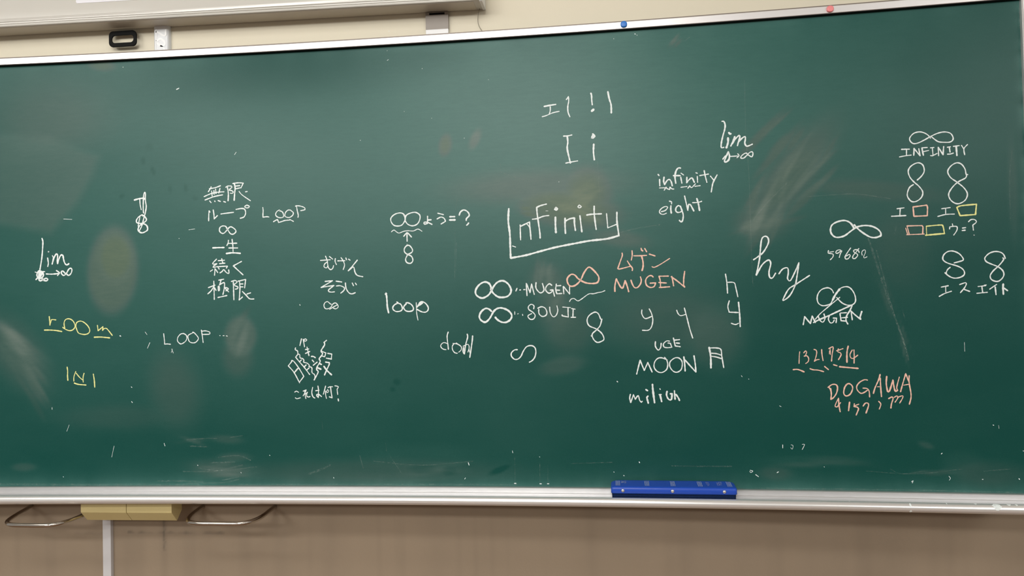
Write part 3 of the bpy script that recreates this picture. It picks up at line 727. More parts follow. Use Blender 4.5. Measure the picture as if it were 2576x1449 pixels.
WRITING = [
    ('chalk_formula', "white chalk 'lim' with a scribbled-out variable and an arrow to infinity", 'W',
     'W|36|25313,6813 25297,6765 25288,6711 25299,6520 25321,6287 25353,6096 25379,5964/W|40|25133,6439 25126,6439/W|34|25155,6267 25141,6176 25136,6112 25153,6033/W|29|25017,6327 24985,6262/W|40|24979,6278 25002,6183 25025,6098* 24968,6277 24901,6371 24865,6338 24874,6211 24868,6105* 24847,6179 24801,6294 24751,6346 24713,6324 24691,6206 24659,6110 24604,6061 24543,6094/W|22|25521,5888 25416,5864 25282,5898 25238,5886/W|39|25376,5938 25449,5876 25467,5780 25395,5704 25295,5755 25283,5850 25349,5905 25405,5853 25417,5758/W|39|25282,5893 25406,5758* 25327,5883* 25439,5727* 25294,5861* 25417,5694* 25349,5841/W|39|25495,5680 25406,5758 25407,5662 25373,5640 25295,5670 25206,5710 25151,5677 25196,5636 25273,5659 25339,5724/W|34|25200,5827 25039,5818 24839,5828/W|31|24905,5915 24839,5871 24808,5844 24873,5776/W|36|24651,5824 24706,5889 24750,5890 24762,5837 24718,5783 24674,5777 24606,5844 24550,5938 24494,5968 24456,5935 24474,5840 24530,5778 24574,5779 24629,5834'),
    ('chalk_symbol', 'white chalk letter T written over a figure eight', 'W',
     'W|45|22637,7792 22509,7822 22387,7832 22336,7806/W|29|22484,7806 22476,7659 22447,7521/W|33|22381,7426 22390,7558 22382,7803 22370,7930 22339,7997 22324,7948 22328,7811 22312,7683 22303,7604 22325,7458 22352,7361 22394,7216 22416,7138 22452,7041 22510,6940/W|25|22484,7346 22501,7268 22528,7141 22539,7073 22519,7033/W|33|22403,7343* 22418,7378 22505,7337 22577,7260 22588,7182 22517,7146 22415,7148 22333,7194 22302,7242 22342,7322 22403,7372/W|38|22426,7128 22508,7072 22545,6985 22510,6916 22429,6884 22326,6920 22275,6967 22284,7056 22344,7116 22426,7138'),
    ('chalk_word', 'white chalk Japanese word at the top of the kanji column, with four dots under it', 'W',
     'W|29|20533,7947 20472,8034 20452,8078/W|31|20499,8029 20340,8049 20188,8098/W|29|20653,7818 20434,7899 20249,7925 20091,7929/W|29|20440,7963 20425,7823/W|29|20374,7974 20369,7872/W|29|20327,8010 20316,7889/W|29|20202,8027 20237,7899/W|31|20628,7724 20370,7808 20132,7847/W|29|20497,7692 20458,7646/W|29|20358,7687 20345,7671/W|29|20259,7696 20194,7669/W|29|20102,7665 20049,7645/W|29|20037,8050 19984,8080 19879,8076 19859,8048 19933,7989 19946,7965 19880,7956 19828,7916 19855,7879 19908,7884/W|33|19991,8049 19967,7876 19977,7680/W|29|19838,8145 19680,8158 19543,8146* 19610,8016/W|37|19792,8130 19774,8022 19790,7870 19806,7687/W|29|19767,8072 19642,8080/W|29|19768,7996 19610,8022/W|24|19664,7923 19580,7825 19347,7658/W|33|19481,7907 19441,7912'),
    ('chalk_word', 'white chalk katakana word with a long dash, second line of the kanji column', 'W',
     'W|29|20494,7387 20518,7426* 20528,7324 20535,7153/W|29|20401,7447 20383,7319 20378,7199* 20285,7288/W|29|20186,7328 20021,7345 19830,7361/W|31|19757,7438 19599,7458 19514,7430 19490,7328 19537,7228 19642,7194/W|29|19454,7544 19513,7506 19481,7473 19415,7471 19382,7507 19453,7547'),
    ('chalk_infinity_sign', 'small white chalk infinity sign in the kanji column', 'W',
     'W|31|20027,6927 20052,6985 20144,7001 20217,6959 20232,6870 20173,6805 20108,6803 20028,6877 19961,6951 19895,6968 19791,6895 19772,6831 19845,6770 19924,6785 19988,6876 20027,6953'),
    ('chalk_word', 'white chalk kanji word of a dash and an underlined character', 'W',
     'W|40|20427,6414 20266,6416 20113,6414/W|31|19985,6605 19993,6535 20029,6467/W|31|19986,6522 19750,6521/W|31|19881,6629 19862,6465 19858,6304/W|33|19974,6398 19731,6391/W|42|20046,6249 19879,6264 19657,6244'),
    ('chalk_word', 'white chalk word ending in an open angle stroke, fifth line of the kanji column', 'W',
     'W|29|20327,6105 20411,6024 20440,5985 20398,5970 20315,5982 20413,5917 20427,5884 20302,5901/W|29|20372,5849 20389,5668/W|29|20506,5779 20442,5817/W|29|20352,5822 20297,5740/W|29|20279,6061 20104,6070/W|29|20180,6112 20154,6004/W|29|20245,5980 20092,5989/W|29|20295,5901 20254,5832/W|29|20274,5900 20023,5907* 20052,5854/W|29|20136,5816 20178,5764 20235,5731/W|29|20115,5809 20054,5733 19984,5712 19990,5805/W|31|19626,6023 19857,5909* 19590,5661'),
    ('chalk_word', 'white chalk kanji word at the bottom of the kanji column', 'W',
     'W|29|20568,5338 20379,5400/W|29|20412,5508 20408,5301 20405,5013/W|29|20421,5354 20492,5249 20584,5171/W|29|20394,5327 20353,5259/W|29|20272,5532 20133,5555/W|29|20210,5530 20239,5430 20253,5404* 20120,5461 20123,5294 20160,5141/W|29|20289,5365 20283,5244 20255,5257 20261,5377 20289,5365/W|29|20115,5320 20060,5326 20005,5291 20075,5239/W|29|20095,5306 19999,5210/W|31|20300,5064 20049,5111/W|29|19918,5489 19807,5513 19759,5465 19836,5407 19823,5373 19740,5338 19748,5291 19810,5279/W|31|19863,5474 19859,5287 19854,4993/W|28|19731,5491 19516,5533* 19547,5306/W|31|19689,5490 19679,5283 19704,4983* 19613,5061/W|28|19677,5416 19593,5414/W|28|19671,5336 19595,5334/W|31|19610,5208 19508,5105 19413,5010 19295,5001/W|28|19487,5138 19383,5169'),
    ('chalk_word', "white chalk word 'LOOP' with a wavy underline beneath the two Os", 'W',
     'W|26|19005,7464 18997,7373 19004,7291 19006,7201* 18930,7210 18882,7211 18839,7201/W|26|18529,7345 18517,7357 18463,7326 18431,7260 18436,7191 18514,7170 18592,7190 18646,7238 18645,7291 18608,7348 18541,7381/W|26|18228,7364 18300,7370 18367,7316 18393,7236 18375,7194 18303,7169 18243,7178 18170,7234 18157,7298 18204,7340 18240,7370/W|26|18064,7452 18045,7340 18020,7223 18030,7165/W|26|18094,7467 18070,7478 17974,7469 17867,7433 17831,7403 17832,7362* 17916,7347 17949,7343/W|26|18715,7069 18654,7104 18599,7126* 18570,7043* 18474,7069 18389,7093 18256,7100/W|26|18256,7115 18155,7059'),
    ('chalk_word', "yellow chalk word 'room' with its r and m underlined", 'Y',
     'Y|28|25122,4650 25109,4500 25105,4411* 25065,4556* 25025,4564 24932,4553/Y|31|25263,4279 25077,4275 24911,4258 24764,4230/Y|28|24734,4345 24676,4300 24559,4251 24461,4263 24392,4327 24382,4401 24439,4514 24536,4573 24634,4565 24688,4501 24694,4408 24676,4323/Y|28|24362,4373 24332,4466 24234,4506 24127,4471 24011,4366 23959,4253 23994,4170 24101,4135 24228,4156 24296,4194 24344,4307 24362,4382/Y|28|23738,4379 23720,4230* 23583,4339* 23594,4236* 23554,4282 23486,4290 23419,4224 23318,4096/Y|33|23834,4055 23645,4056 23392,4028'),
    ('chalk_word', "yellow chalk letters 'INI' with the N underlined", 'Y',
     'Y|31|24621,3249 24608,3143 24612,3005 24604,2887/Y|25|24374,3125 24423,3002 24433,2924 24431,2861/Y|25|24362,3079 24272,2970 24172,2884/Y|25|24135,3073 24165,2968 24163,2830/Y|31|24419,2809 24305,2772 24085,2750/Y|31|23871,3045 23845,2873 23834,2690'),
    ('chalk_word', "thin white chalk word 'LOOP' without an underline", 'W',
     'W|25|21851,4114 21831,3928 21826,3825* 21758,3834 21661,3822/W|25|21276,4109 21368,4094 21448,4009 21461,3911 21405,3844 21348,3827 21234,3896 21193,3993 21220,4070 21299,4109/W|25|21026,4142 20981,4120* 20892,4020 20870,3954 20939,3869 21030,3849 21121,3883 21159,3981 21152,4058 21015,4126/W|25|20782,4192 20756,4028 20736,3854/W|25|20765,4159 20663,4168 20551,4133 20540,4090 20574,4074 20755,4072'),
    ('chalk_dots', 'three small white chalk dots after the thin word LOOP', 'W',
     'W|20|20269,4033 20253,4033/W|20|20174,4028 20140,4028/W|20|20083,4023 20050,4012'),
    ('chalk_word', 'white chalk hiragana word of three characters, topmost of the hiragana block', 'W',
     'W|26|17428,5989 17156,6000/W|26|17285,6100 17241,5981 17219,5816 17172,5744 17124,5741 17087,5777 17068,5841/W|26|17229,5946 17303,5901 17334,5831 17304,5795 17256,5788 17219,5851/W|26|17178,6087 17089,6014/W|26|17016,6028 17024,5951 16989,5866/W|30|16951,5964 16758,5962/W|26|16859,6046 16806,5969 16766,5851 16804,5729/W|26|16727,6037 16710,5984/W|26|16655,6002 16613,5973/W|30|16415,5969 16544,5821 16667,5690* 16533,5791 16509,5773 16481,5644 16417,5560 16273,5524'),
    ('chalk_word', 'white chalk hiragana word in the middle of the hiragana block', 'W',
     'W|28|17308,5425 17105,5438* 17423,5264* 17253,5289 17065,5308* 17206,5206 17219,5159 17147,5134 17056,5141/W|32|17003,5423 16853,5398/W|28|16999,5294 16891,5298 16783,5242 16796,5172 16882,5102/W|30|16751,5370 16735,5229 16665,5111 16582,5074 16485,5104/W|24|16564,5365 16530,5289/W|24|16480,5361 16448,5313'),
    ('chalk_infinity_sign', 'thin white chalk infinity sign with a crossing line, under the hiragana words', 'W',
     'W|24|17147,4806 17200,4842 17248,4884 17321,4857 17352,4775 17312,4698 17227,4696 17154,4742 17104,4817 17031,4844 16972,4790 16961,4732 17022,4686 17094,4705/W|24|17197,4678 17094,4735 16984,4791'),
    ('chalk_drawing', 'white chalk drawing of a kanji split in two by jagged crack lines', 'W',
     'W|27|17986,3906 18034,3726/W|27|17939,3891 17906,3690/W|27|17878,3904 17918,3872 17889,3835 17839,3870 17878,3904/W|27|17837,3680 17787,3450/W|27|17883,3614 17789,3631/W|27|17884,3511 17765,3562/W|30|17723,3429 17669,3428 17613,3393/W|27|17700,3333 17654,3279/W|27|17675,3192 17564,3276/W|27|18248,3324 18364,3187* 18209,3009 18060,2731/W|27|18273,3324 18223,3319 18078,3131 17939,2901* 18060,2750/W|37|18204,2999 18103,3112/W|27|18092,3493 18157,3418* 18056,3293 17920,3138 17776,2946/W|32|18051,3293 18001,3339/W|32|17920,3157 17870,3204/W|35|17852,3071 17793,3122/W|27|18153,3666 18164,3618 18100,3579 18092,3503 18043,3483 18034,3397 17966,3377 17927,3329 17938,3281 17840,3251 17781,3193 17797,3165 17714,3126 17711,3002 17643,2944 17630,2868 17650,2802/W|32|17298,3851 17368,3796* 17349,3738 17455,3569 17412,3511 17433,3455 17508,3361 17480,3294 17576,3134 17577,3067 17539,3019 17610,2877 17655,2802/W|27|17446,3569 17319,3515* 17355,3415* 17423,3435/W|27|17270,3504 17158,3484* 17175,3346/W|32|17307,3377 17170,3351/W|34|17333,3273 17230,3257* 17236,3205 17302,3073 17368,2931/W|41|17379,3159 17303,3054 17177,2934/W|37|17505,3237 17447,3212/W|39|17556,3124 17464,3085'),
    ('chalk_question', 'white chalk Japanese question ending in a question mark, under the cracked kanji drawing', 'W',
     'W|25|18197,2484 18149,2509 18093,2477/W|25|18182,2331 18147,2305 18045,2330/W|25|17964,2507 17880,2538* 17911,2472 17966,2384/W|25|17922,2518 17912,2415 17893,2308/W|25|17912,2420 17845,2477* 17870,2414 17859,2362 17818,2348 17776,2362/W|28|17700,2602 17726,2470 17699,2361 17646,2320/W|25|17619,2512 17523,2529/W|28|17554,2638 17541,2526 17550,2333* 17591,2377 17594,2411 17537,2417 17461,2358/W|25|17343,2636 17375,2524 17409,2421/W|25|17345,2501 17347,2409 17325,2308/W|25|17276,2592 17219,2617 17154,2614/W|28|17207,2608 17192,2465 17168,2324* 17247,2348/W|19|17285,2546 17316,2495 17310,2460 17269,2477 17256,2506 17285,2535/W|25|17088,2639 17023,2629 16988,2612 17030,2549* 17025,2492 17015,2409/W|30|17005,2291 16997,2237'),
    ('chalk_formula', 'white chalk riddle with two touching circles, an equals sign and a question mark, an eight pointing up at it', 'W',
     'W|30|15084,7092 15159,7169 15259,7185 15387,7146 15477,7057 15472,6957 15405,6868 15304,6840 15190,6861 15112,6957 15092,7043 15134,7144/W|30|15099,6982 15026,6880 14901,6833 14774,6872 14703,6980 14694,7103 14793,7181 14919,7179 15046,7128 15085,7055 15093,6957/W|32|14488,7071 14489,6997 14491,6886* 14573,6865 14585,6914 14491,6911 14373,6852/W|38|14483,6972 14396,6975/W|30|14211,7141 14062,7099/W|30|14233,6991 14132,7036 14045,7000 14010,6919* 14129,6855/W|42|13889,7037 13764,7035/W|44|13897,6952 13754,6949/W|36|13639,7071 13607,7150 13519,7202 13420,7155 13373,7056 13449,6973 13456,6924/W|38|13447,6801 13415,6824 13396,6854/W|21|15471,6691 15401,6738 15332,6686 15263,6653 15143,6693 15029,6707 14878,6696 14752,6741 14646,6680/W|32|15049,6659 15051,6560 15050,6430/W|30|15139,6563 15068,6647/W|30|15024,6645 14932,6537/W|11|15055,6356 15055,6338/W|32|15029,6084 14927,6136 14913,6210 14987,6311 15062,6313 15126,6241 15128,6155 15066,6091 14942,6026 14906,5914 14971,5842 15071,5869 15101,5956 15055,6054 15022,6090'),
    ('chalk_word', "white chalk lower-case word 'loop'", 'W',
     'W|19|15653,5084 15623,5054/W|43|15664,5052 15639,5022 15627,4891 15619,4709 15588,4553/W|32|15360,4831 15320,4801* 15406,4770 15467,4706 15468,4641 15409,4589 15343,4577 15261,4593 15216,4643 15229,4723 15272,4781 15309,4790/W|34|15116,4792 15072,4806 14977,4760 14919,4672 14935,4600 15032,4574 15128,4597 15178,4671 15155,4735 15109,4771/W|21|14837,4801 14835,4656 14830,4511 14800,4341/W|32|14830,4678 14785,4720 14739,4806 14680,4826 14593,4781 14521,4678 14530,4592 14597,4546 14700,4559 14824,4627/W|53|14785,4727 14726,4762 14673,4801'),
    ('chalk_word', "white chalk word starting with 'do' and ending in overwritten tall strokes", 'W',
     'W|27|13998,4013 14029,3901 14016,3719 14002,3561/W|23|14033,3714 14125,3738 14201,3677 14191,3609 14128,3563 14065,3553/W|23|13878,3712 13803,3705 13712,3669 13656,3612 13669,3533 13728,3483/W|17|13792,3727 13690,3658/W|25|13849,3705 13897,3638 13887,3537 13831,3468 13769,3454/W|31|13495,3948 13485,3869 13540,3678 13580,3442/W|21|13610,3634 13483,3683 13451,3598 13487,3480/W|36|13599,3600 13613,3487 13580,3436/W|21|13450,3631 13452,3530 13431,3462/W|33|13353,3900 13367,3765 13406,3529 13439,3344'),
    ('chalk_symbol', 'white chalk curved S stroke lying on its side', 'W',
     'W|31|12187,3523 12260,3518 12341,3446 12343,3357 12266,3278 12176,3282 12095,3354 12036,3476 11943,3597 11819,3623 11731,3572 11706,3460 11737,3327 11806,3238 11880,3197'),
    ('chalk_symbol', 'white chalk katakana character followed by a tall bar, near the top rail', 'W',
     'W|37|11342,9812 11192,9833 11043,9847/W|29|11186,9795 11188,9698 11212,9617/W|25|11401,9547 11303,9569 11122,9634 10958,9663/W|31|10764,9959 10711,10031* 10706,9911 10732,9777 10728,9627 10686,9508'),
    ('chalk_symbol', 'white chalk exclamation mark', 'W',
     'W|37|10132,10086 10116,10025 10114,9906 10103,9786/W|61|10117,9626 10076,9658'),
    ('chalk_symbol', 'thick slanted white chalk bar beside the exclamation mark', 'W',
     'W|41|9698,10097 9666,9909 9626,9759 9624,9550'),
    ('chalk_letter', 'white chalk capital letter I', 'W',
     'W|31|10861,9014 10750,9015 10646,9033/W|41|10765,9001 10754,8851 10773,8688 10720,8402 10700,8311/W|29|10819,8312 10692,8333 10514,8355'),
    ('chalk_letter', 'white chalk dotted small letter i', 'W',
     'W|51|10107,9027 10068,8965 10131,8931 10108,8990/W|41|10091,8766 10103,8566 10086,8364'),
    ('chalk_word', "thick white chalk word 'Infinity' with a long line joining its first and last letters", 'W',
     'W|48|12328,7185 12348,6870 12316,6548 12311,6226 12309,6033 12305,5904* 11917,5963 11607,6037 11144,6144 10634,6229 10254,6286 9813,6322 9512,6394/W|40|9547,6989 9552,6768 9527,6527 9512,6388/W|31|12040,6757 12039,6538 12036,6371/W|33|12035,6718 11794,6825* 11775,6529 11766,6375/W|25|11860,6769 11803,6697 11775,6529/W|37|11347,7272 11502,7237 11599,7196* 11590,7035 11563,6804 11531,6521 11528,6399/W|31|11715,6893 11587,6907 11432,6959 11290,6973/W|47|11119,6922 11124,6737 11116,6526/W|41|11100,7177 11134,7127 11096,7106 11063,7137 11101,7170/W|41|10872,6887 10877,6690 10871,6498/W|41|10861,6817 10745,6870 10631,6885* 10634,6745 10613,6566/W|37|10490,6937 10470,6739 10450,6522/W|31|10496,7217 10535,7168 10498,7141 10447,7170 10496,7211/W|37|10119,7170 10123,6980 10104,6751 10083,6572/W|37|10313,6949 10199,6964 9941,6967/W|26|9810,6968 9788,6600* 9554,6686/W|21|12253,6217 12169,6185/W|10|11364,7097 11307,7093'),
    ('chalk_formula', "thick white chalk infinity sign followed by dots and the word 'MUGEN'", 'W',
     'W|46|12816,5066 12875,5241 13001,5299 13146,5232 13245,5093 13232,4966 13106,4884 12994,4905 12881,4989 12782,5160 12668,5283 12525,5318 12400,5244 12324,5117 12326,5007 12407,4915 12534,4887 12661,4905 12785,5003 12846,5114/W|27|12191,5043 12158,5113/W|31|12088,5067 12069,5070/W|27|11986,5074 11950,5076/W|31|11915,5232 11903,4919/W|31|11904,5216 11823,4995* 11778,5213* 11714,4946/W|31|11660,5249 11663,5101 11557,4981 11461,5049 11496,5221/W|31|11256,5168 11317,5209 11397,5141 11415,5048 11338,4968 11260,4997 11243,5051/W|31|11298,5045 11227,5051* 11192,4887/W|31|11138,5196 11157,5057 11129,4947* 11004,4952/W|31|11132,5150 11023,5155/W|31|11142,5041 11057,5036/W|27|10961,5130 10950,4943/W|27|10953,5130 10803,4932* 10799,5118'),
    ('chalk_formula', "white chalk broken infinity sign followed by dots and the word 'SOUJI'", 'W',
     'W|46|12843,4533 12906,4589 13001,4607 13114,4523 13164,4398 13119,4302 13008,4253 12895,4345 12780,4531 12667,4607 12541,4605 12400,4539 12315,4427 12342,4318 12454,4242 12580,4245 12690,4310 12744,4373/W|17|12232,4512 12233,4434/W|21|12157,4448 12142,4455/W|21|12032,4437 12025,4406/W|28|11738,4572 11729,4649 11798,4690 11870,4637 11864,4559 11756,4478 11703,4399 11744,4314 11823,4300 11884,4356 11883,4403 11796,4448/W|29|11629,4585 11534,4622 11441,4581 11397,4471 11430,4394 11524,4372 11601,4444 11606,4553/W|25|11323,4609 11311,4469 11244,4359 11165,4388 11116,4512 11136,4636/W|22|10989,4602 10788,4582/W|29|10850,4584 10853,4460 10848,4343* 11002,4377 11010,4401/W|28|10758,4558 10673,4541/W|28|10720,4550 10732,4349/W|28|10779,4334 10663,4332'),
    ('chalk_infinity_sign', 'tilted pink chalk infinity sign', 'P',
     'P|39|10585,5330 10660,5417 10752,5435 10847,5344 10850,5236 10790,5141 10682,5138 10572,5213 10492,5319 10427,5457 10332,5586 10255,5599 10120,5464 10046,5338 10080,5216 10203,5188 10372,5208 10509,5273 10570,5321'),
    ('chalk_symbol', 'thin white chalk wavy line under the pink infinity sign', 'W',
     'W|22|10808,4738 10768,4799 10690,4813 10599,4752 10505,4793 10317,4920 10194,4925 10071,4953 9979,4966 9901,4998'),
    ('chalk_numeral', 'white chalk figure eight between the words SOUJI and UGE', 'W',
     'W|30|10026,4273 10084,4413 10175,4453 10315,4371 10372,4249 10322,4109 10140,4021 10005,3903 9955,3763 10025,3703 10133,3682 10223,3768 10250,3892 10140,3998 10046,4104 9996,4272/W|20|10282,3853 10237,3814'),
    ('chalk_word', 'pink chalk katakana word above the pink letters', 'P',
     'P|30|9443,5944 9440,5876 9494,5732 9561,5552* 9525,5537 9255,5598/P|30|9314,5736 9254,5634 9193,5550 9199,5491/P|30|9191,5995 9189,5886 9215,5760/P|30|9149,5865 8997,5862 8832,5866/P|38|8953,5847 8925,5715 8924,5588 8953,5484/P|36|8961,6047 8953,6006 8923,5982/P|28|8872,6044 8825,5957/P|30|8760,5896 8619,5846/P|24|8702,5577 8649,5557 8505,5621 8258,5771'),
    ('chalk_word', "pink chalk word 'MUGEN'", 'P',
     'P|38|9648,4972 9644,5117 9604,5289* 9510,5095 9448,5057 9385,5238* 9339,5109 9302,4958/P|33|9237,5247 9203,5142 9152,5059 9080,5057 9007,5137 8978,5236 8998,5323/P|33|8682,5314 8717,5347 8779,5344 8852,5278 8872,5188 8839,5096 8751,5049 8661,5074 8624,5163* 8757,5158/P|30|8535,5328 8507,5214 8503,5047/P|30|8526,5328 8301,5326/P|30|8544,5170 8358,5152/P|30|8534,5043 8277,5055/P|30|8217,5315 8198,5215 8179,5075/P|33|8231,5306 8084,5194 7908,5037* 7933,5082* 7924,5253 7897,5432'),
    ('chalk_word', "white chalk lower-case word 'infinity' with zigzag underlines", 'W',
     'W|30|8490,7912 8467,7882/W|34|8455,7783 8454,7622/W|34|8343,7837 8356,7725 8334,7646* 8274,7741 8216,7773 8170,7717 8145,7608/W|40|7933,8047 7981,8054 8039,7984 8072,7839 8057,7673/W|36|8109,7865 7943,7857/W|32|7930,7818 7906,7666/W|22|7922,7920 7857,7868/W|34|7779,7806 7787,7670* 7733,7736 7656,7786 7611,7701 7598,7671/W|26|7523,7818 7518,7668/W|26|7554,7912 7521,7896/W|30|7350,7956 7330,7834 7292,7657/W|30|7461,7835 7249,7864/W|30|7199,7808 7118,7698/W|33|7039,7830 7133,7660 7164,7555 7191,7411/W|20|8465,7566 8298,7566/W|26|8347,7505 8298,7581* 8280,7546 8214,7514* 8203,7577* 8156,7531 8109,7524/W|24|7932,7560 7785,7575/W|26|7762,7528 7713,7589* 7672,7539 7575,7631/W|26|7586,7569 7459,7581'),
    ('chalk_word', "white chalk word 'eight'", 'W',
     'W|26|8433,6962 8332,6992 8273,7068 8330,7090 8426,7045 8481,6969 8449,6909 8383,6892 8310,6918/W|38|8191,7099 8198,7016 8187,6918/W|30|8226,7222 8174,7200 8176,7151/W|32|7964,7075 8006,7101 8064,7050 8076,6972 8030,6927 7953,6938 7915,6975/W|34|7959,7084 7924,6976 7894,6858 7912,6723 7951,6685 7992,6726/W|30|7848,7337 7815,7166 7777,6970/W|38|7781,6999 7750,7124 7712,7113 7632,6950/W|40|7548,7257 7514,7124 7490,6958/W|28|7654,7159 7532,7159 7432,7184'),
    ('chalk_formula', "white chalk slanted 'lim' with a zero and an arrow to infinity", 'W',
     'W|35|6878,9175 6843,9177 6810,9099 6818,8982 6875,8788 6915,8610 6913,8511 6857,8517/W|49|6721,8878 6700,8850 6679,8849/W|49|6747,8745 6750,8637 6792,8504/W|39|6582,8771 6628,8657 6683,8544/W|35|6647,8595 6566,8717 6477,8797 6461,8747 6499,8632 6523,8544/W|35|6490,8641 6393,8734 6332,8758 6330,8686 6345,8597 6313,8524 6261,8521 6166,8560/W|29|6887,8222 6828,8291 6767,8324/W|39|6748,8399 6793,8307 6849,8175 6815,8146 6745,8197 6724,8303 6744,8385/W|24|6716,8281 6630,8281 6526,8284/W|23|6525,8338 6491,8291 6545,8240/W|27|6285,8290 6309,8345 6370,8330 6440,8271 6450,8227 6382,8223 6302,8291 6232,8358 6171,8369 6156,8319 6183,8244 6234,8269 6293,8317'),
    ('chalk_letter', 'white chalk letter y with a hooked tail, beside a straight-tailed y', 'W',
     'W|27|8983,4485 8986,4379 8904,4265 8734,4321/W|27|8800,4508 8745,4388 8717,4229 8753,4058 8834,3970 8983,3970'),
    ('chalk_letter', 'white chalk letter y with a long straight tail', 'W',
     'W|24|8120,4460 8087,4374 8024,4320 7901,4351/W|28|7929,4509 7872,4265 7815,4002 7745,3752'),
    ('chalk_word', "small white chalk letters 'UGE'", 'W',
     'W|30|8666,3675 8669,3556 8601,3463 8541,3528 8525,3633/W|26|8317,3682 8388,3690 8467,3619 8456,3540 8367,3519 8263,3531* 8299,3630* 8357,3637/W|32|8219,3760 8179,3562* 8058,3541/W|32|8194,3707 8072,3718/W|32|8151,3634 8075,3626'),
    ('chalk_word', "white chalk word 'MOON'", 'W',
     'W|32|9155,2864 9061,3212* 8964,2954* 8868,3151* 8770,2913/W|28|8451,3277 8401,3211 8378,3106 8407,2975 8525,2897 8641,2925 8715,3030 8699,3162 8619,3253 8515,3265 8388,3211/W|28|8091,3260 8193,3261 8312,3170 8328,3053 8254,2934 8152,2900 8047,2971 8018,3115 8041,3207 8104,3260/W|36|7975,3284 7960,3114 7952,2931/W|34|7970,3232 7827,3060 7691,2902* 7699,3085 7725,3307'),
    ('chalk_letter', 'white chalk kanji with two inner bars, beside the word MOON', 'W',
     'W|43|7350,3511 7319,3276 7320,3003/W|29|7344,3498 7167,3496 7067,3455 7047,3273 7010,3007/W|27|7297,3367 7171,3353 7059,3312/W|29|7287,3289 7173,3268 7061,3228'),
    ('chalk_word', "white chalk word 'milion' under the word MOON", 'W',
     'W|30|9325,2351 9345,2256 9323,2144* 9249,2340* 9207,2227* 9131,2318 9100,2206 9056,2149 9035,2174/W|40|8889,2303 8918,2268* 8884,2128/W|40|8933,2468 8896,2442/W|46|8768,2596 8761,2449 8728,2141/W|26|8612,2340 8557,2343/W|44|8585,2329 8552,2168/W|22|8588,2490 8578,2469/W|40|8411,2419 8427,2335 8395,2244 8341,2202 8307,2223 8289,2362* 8330,2359/W|38|8229,2432 8225,2320 8218,2223/W|41|8194,2341 8141,2264 8112,2194'),
    ('chalk_letter', 'white chalk letters h and y drawn one above the other in straight strokes', 'W',
     'W|29|6903,5336 6876,5121 6866,4860/W|25|6851,5129 6702,5117 6664,4996 6621,4764/W|29|6830,4666 6868,4521 6838,4384* 6623,4371/W|33|6608,4627 6591,4362 6584,4020/W|25|6796,4106 6698,4073 6623,4103'),
    ('chalk_word', "large white chalk cursive 'hy'", 'W',
     'W|35|6216,5676 6107,5749 5973,5864 5852,6082 5864,6219 5945,6247 6014,6156 6055,5850 6076,5680 6161,5290* 6015,5542 5864,5656 5810,5569 5856,5367 5844,5230 5779,5211 5703,5325/W|31|5622,5309 5529,5425 5415,5447 5402,5320 5422,5185 5359,5132 5240,5349 5145,5566* 5194,5263 5250,5011 5386,4760 5544,4645 5500,4763 5398,4930 5249,5027 4905,5246'),
    ('chalk_infinity_sign', 'large thin white chalk infinity sign standing on the struck-through word', 'W',
     'W|27|4358,4805 4389,4875 4453,4925 4528,4931 4637,4890 4714,4796 4743,4683 4721,4568 4648,4506 4557,4499 4440,4536 4397,4605 4318,4760 4215,4897 4098,4947 3992,4931 3905,4828 3859,4697 3863,4575 3931,4507 4038,4497 4143,4538 4215,4601 4287,4690/W|47|4379,4639 4309,4769 4215,4893'),
    ('chalk_word', "white chalk word 'MUGEN' struck through with slanting lines", 'W',
     'W|23|4217,4692 4348,4586 4500,4459 4688,4297 4799,4168/W|36|3972,4486 4272,4349 4507,4241 4708,4157 4843,4090/W|34|3940,4481 3992,4370 4070,4241 4090,4128 4052,4040/W|31|5087,4041 5048,4238* 4919,4065* 4872,4248* 4817,4124 4802,4089/W|28|4731,4236 4692,4139 4627,4094 4575,4181 4596,4295/W|27|4474,4240 4497,4162 4454,4074 4396,4081 4361,4142/W|28|4384,4190 4306,4184* 4322,4076/W|30|4225,4296 4205,4121* 4099,4111/W|28|4208,4309 4076,4315/W|28|4187,4191 4055,4201/W|28|3968,4352 3956,4230 3946,4138/W|34|3972,4352 3865,4245 3754,4148* 3768,4200* 3723,4338'),
    ('chalk_infinity_sign', 'wide thick white chalk infinity sign above a row of thin numerals', 'W',
     'W|38|3842,6380 3904,6487 3993,6552 4099,6569 4249,6531 4350,6461 4382,6357 4365,6260 4293,6178 4194,6161 4061,6196 3935,6287 3826,6366 3726,6410 3587,6427 3433,6403 3305,6333 3235,6244 3229,6165* 3344,6126 3465,6139 3601,6223 3729,6332 3831,6454'),
    ('chalk_number', "thin white chalk number '59682' with its last digit smudged", 'W',
     'W|23|4443,5846 4453,5785 4396,5770 4338,5751 4349,5681 4409,5618/W|17|4420,5806 4324,5816/W|23|4139,5806 4170,5850 4237,5844 4279,5793 4239,5770 4138,5832 4173,5754 4199,5668/W|24|3931,5890 4017,5767 4064,5681 4054,5628 3996,5631 3945,5703 3960,5739 4035,5697/W|23|3743,5871 3802,5794 3879,5701 3889,5640 3840,5630 3781,5689 3780,5733 3844,5778 3867,5823 3817,5847 3760,5828 3738,5775/W|15|3670,5703 3680,5773 3646,5824 3601,5831 3595,5770 3634,5684 3627,5636 3561,5665'),
    ('chalk_infinity_sign', 'neat wide white chalk infinity sign above the capital word INFINITY', 'W',
     'W|27|2043,8477 2106,8562 2204,8622 2302,8641 2420,8608 2506,8505 2492,8423 2427,8365 2328,8373 2193,8432 2042,8513 1900,8576 1776,8605 1678,8599 1589,8557 1543,8465 1554,8395 1620,8354 1743,8357 1865,8377 1946,8436 2033,8522'),
    ('chalk_word', "white chalk capital word 'INFINITY'", 'W',
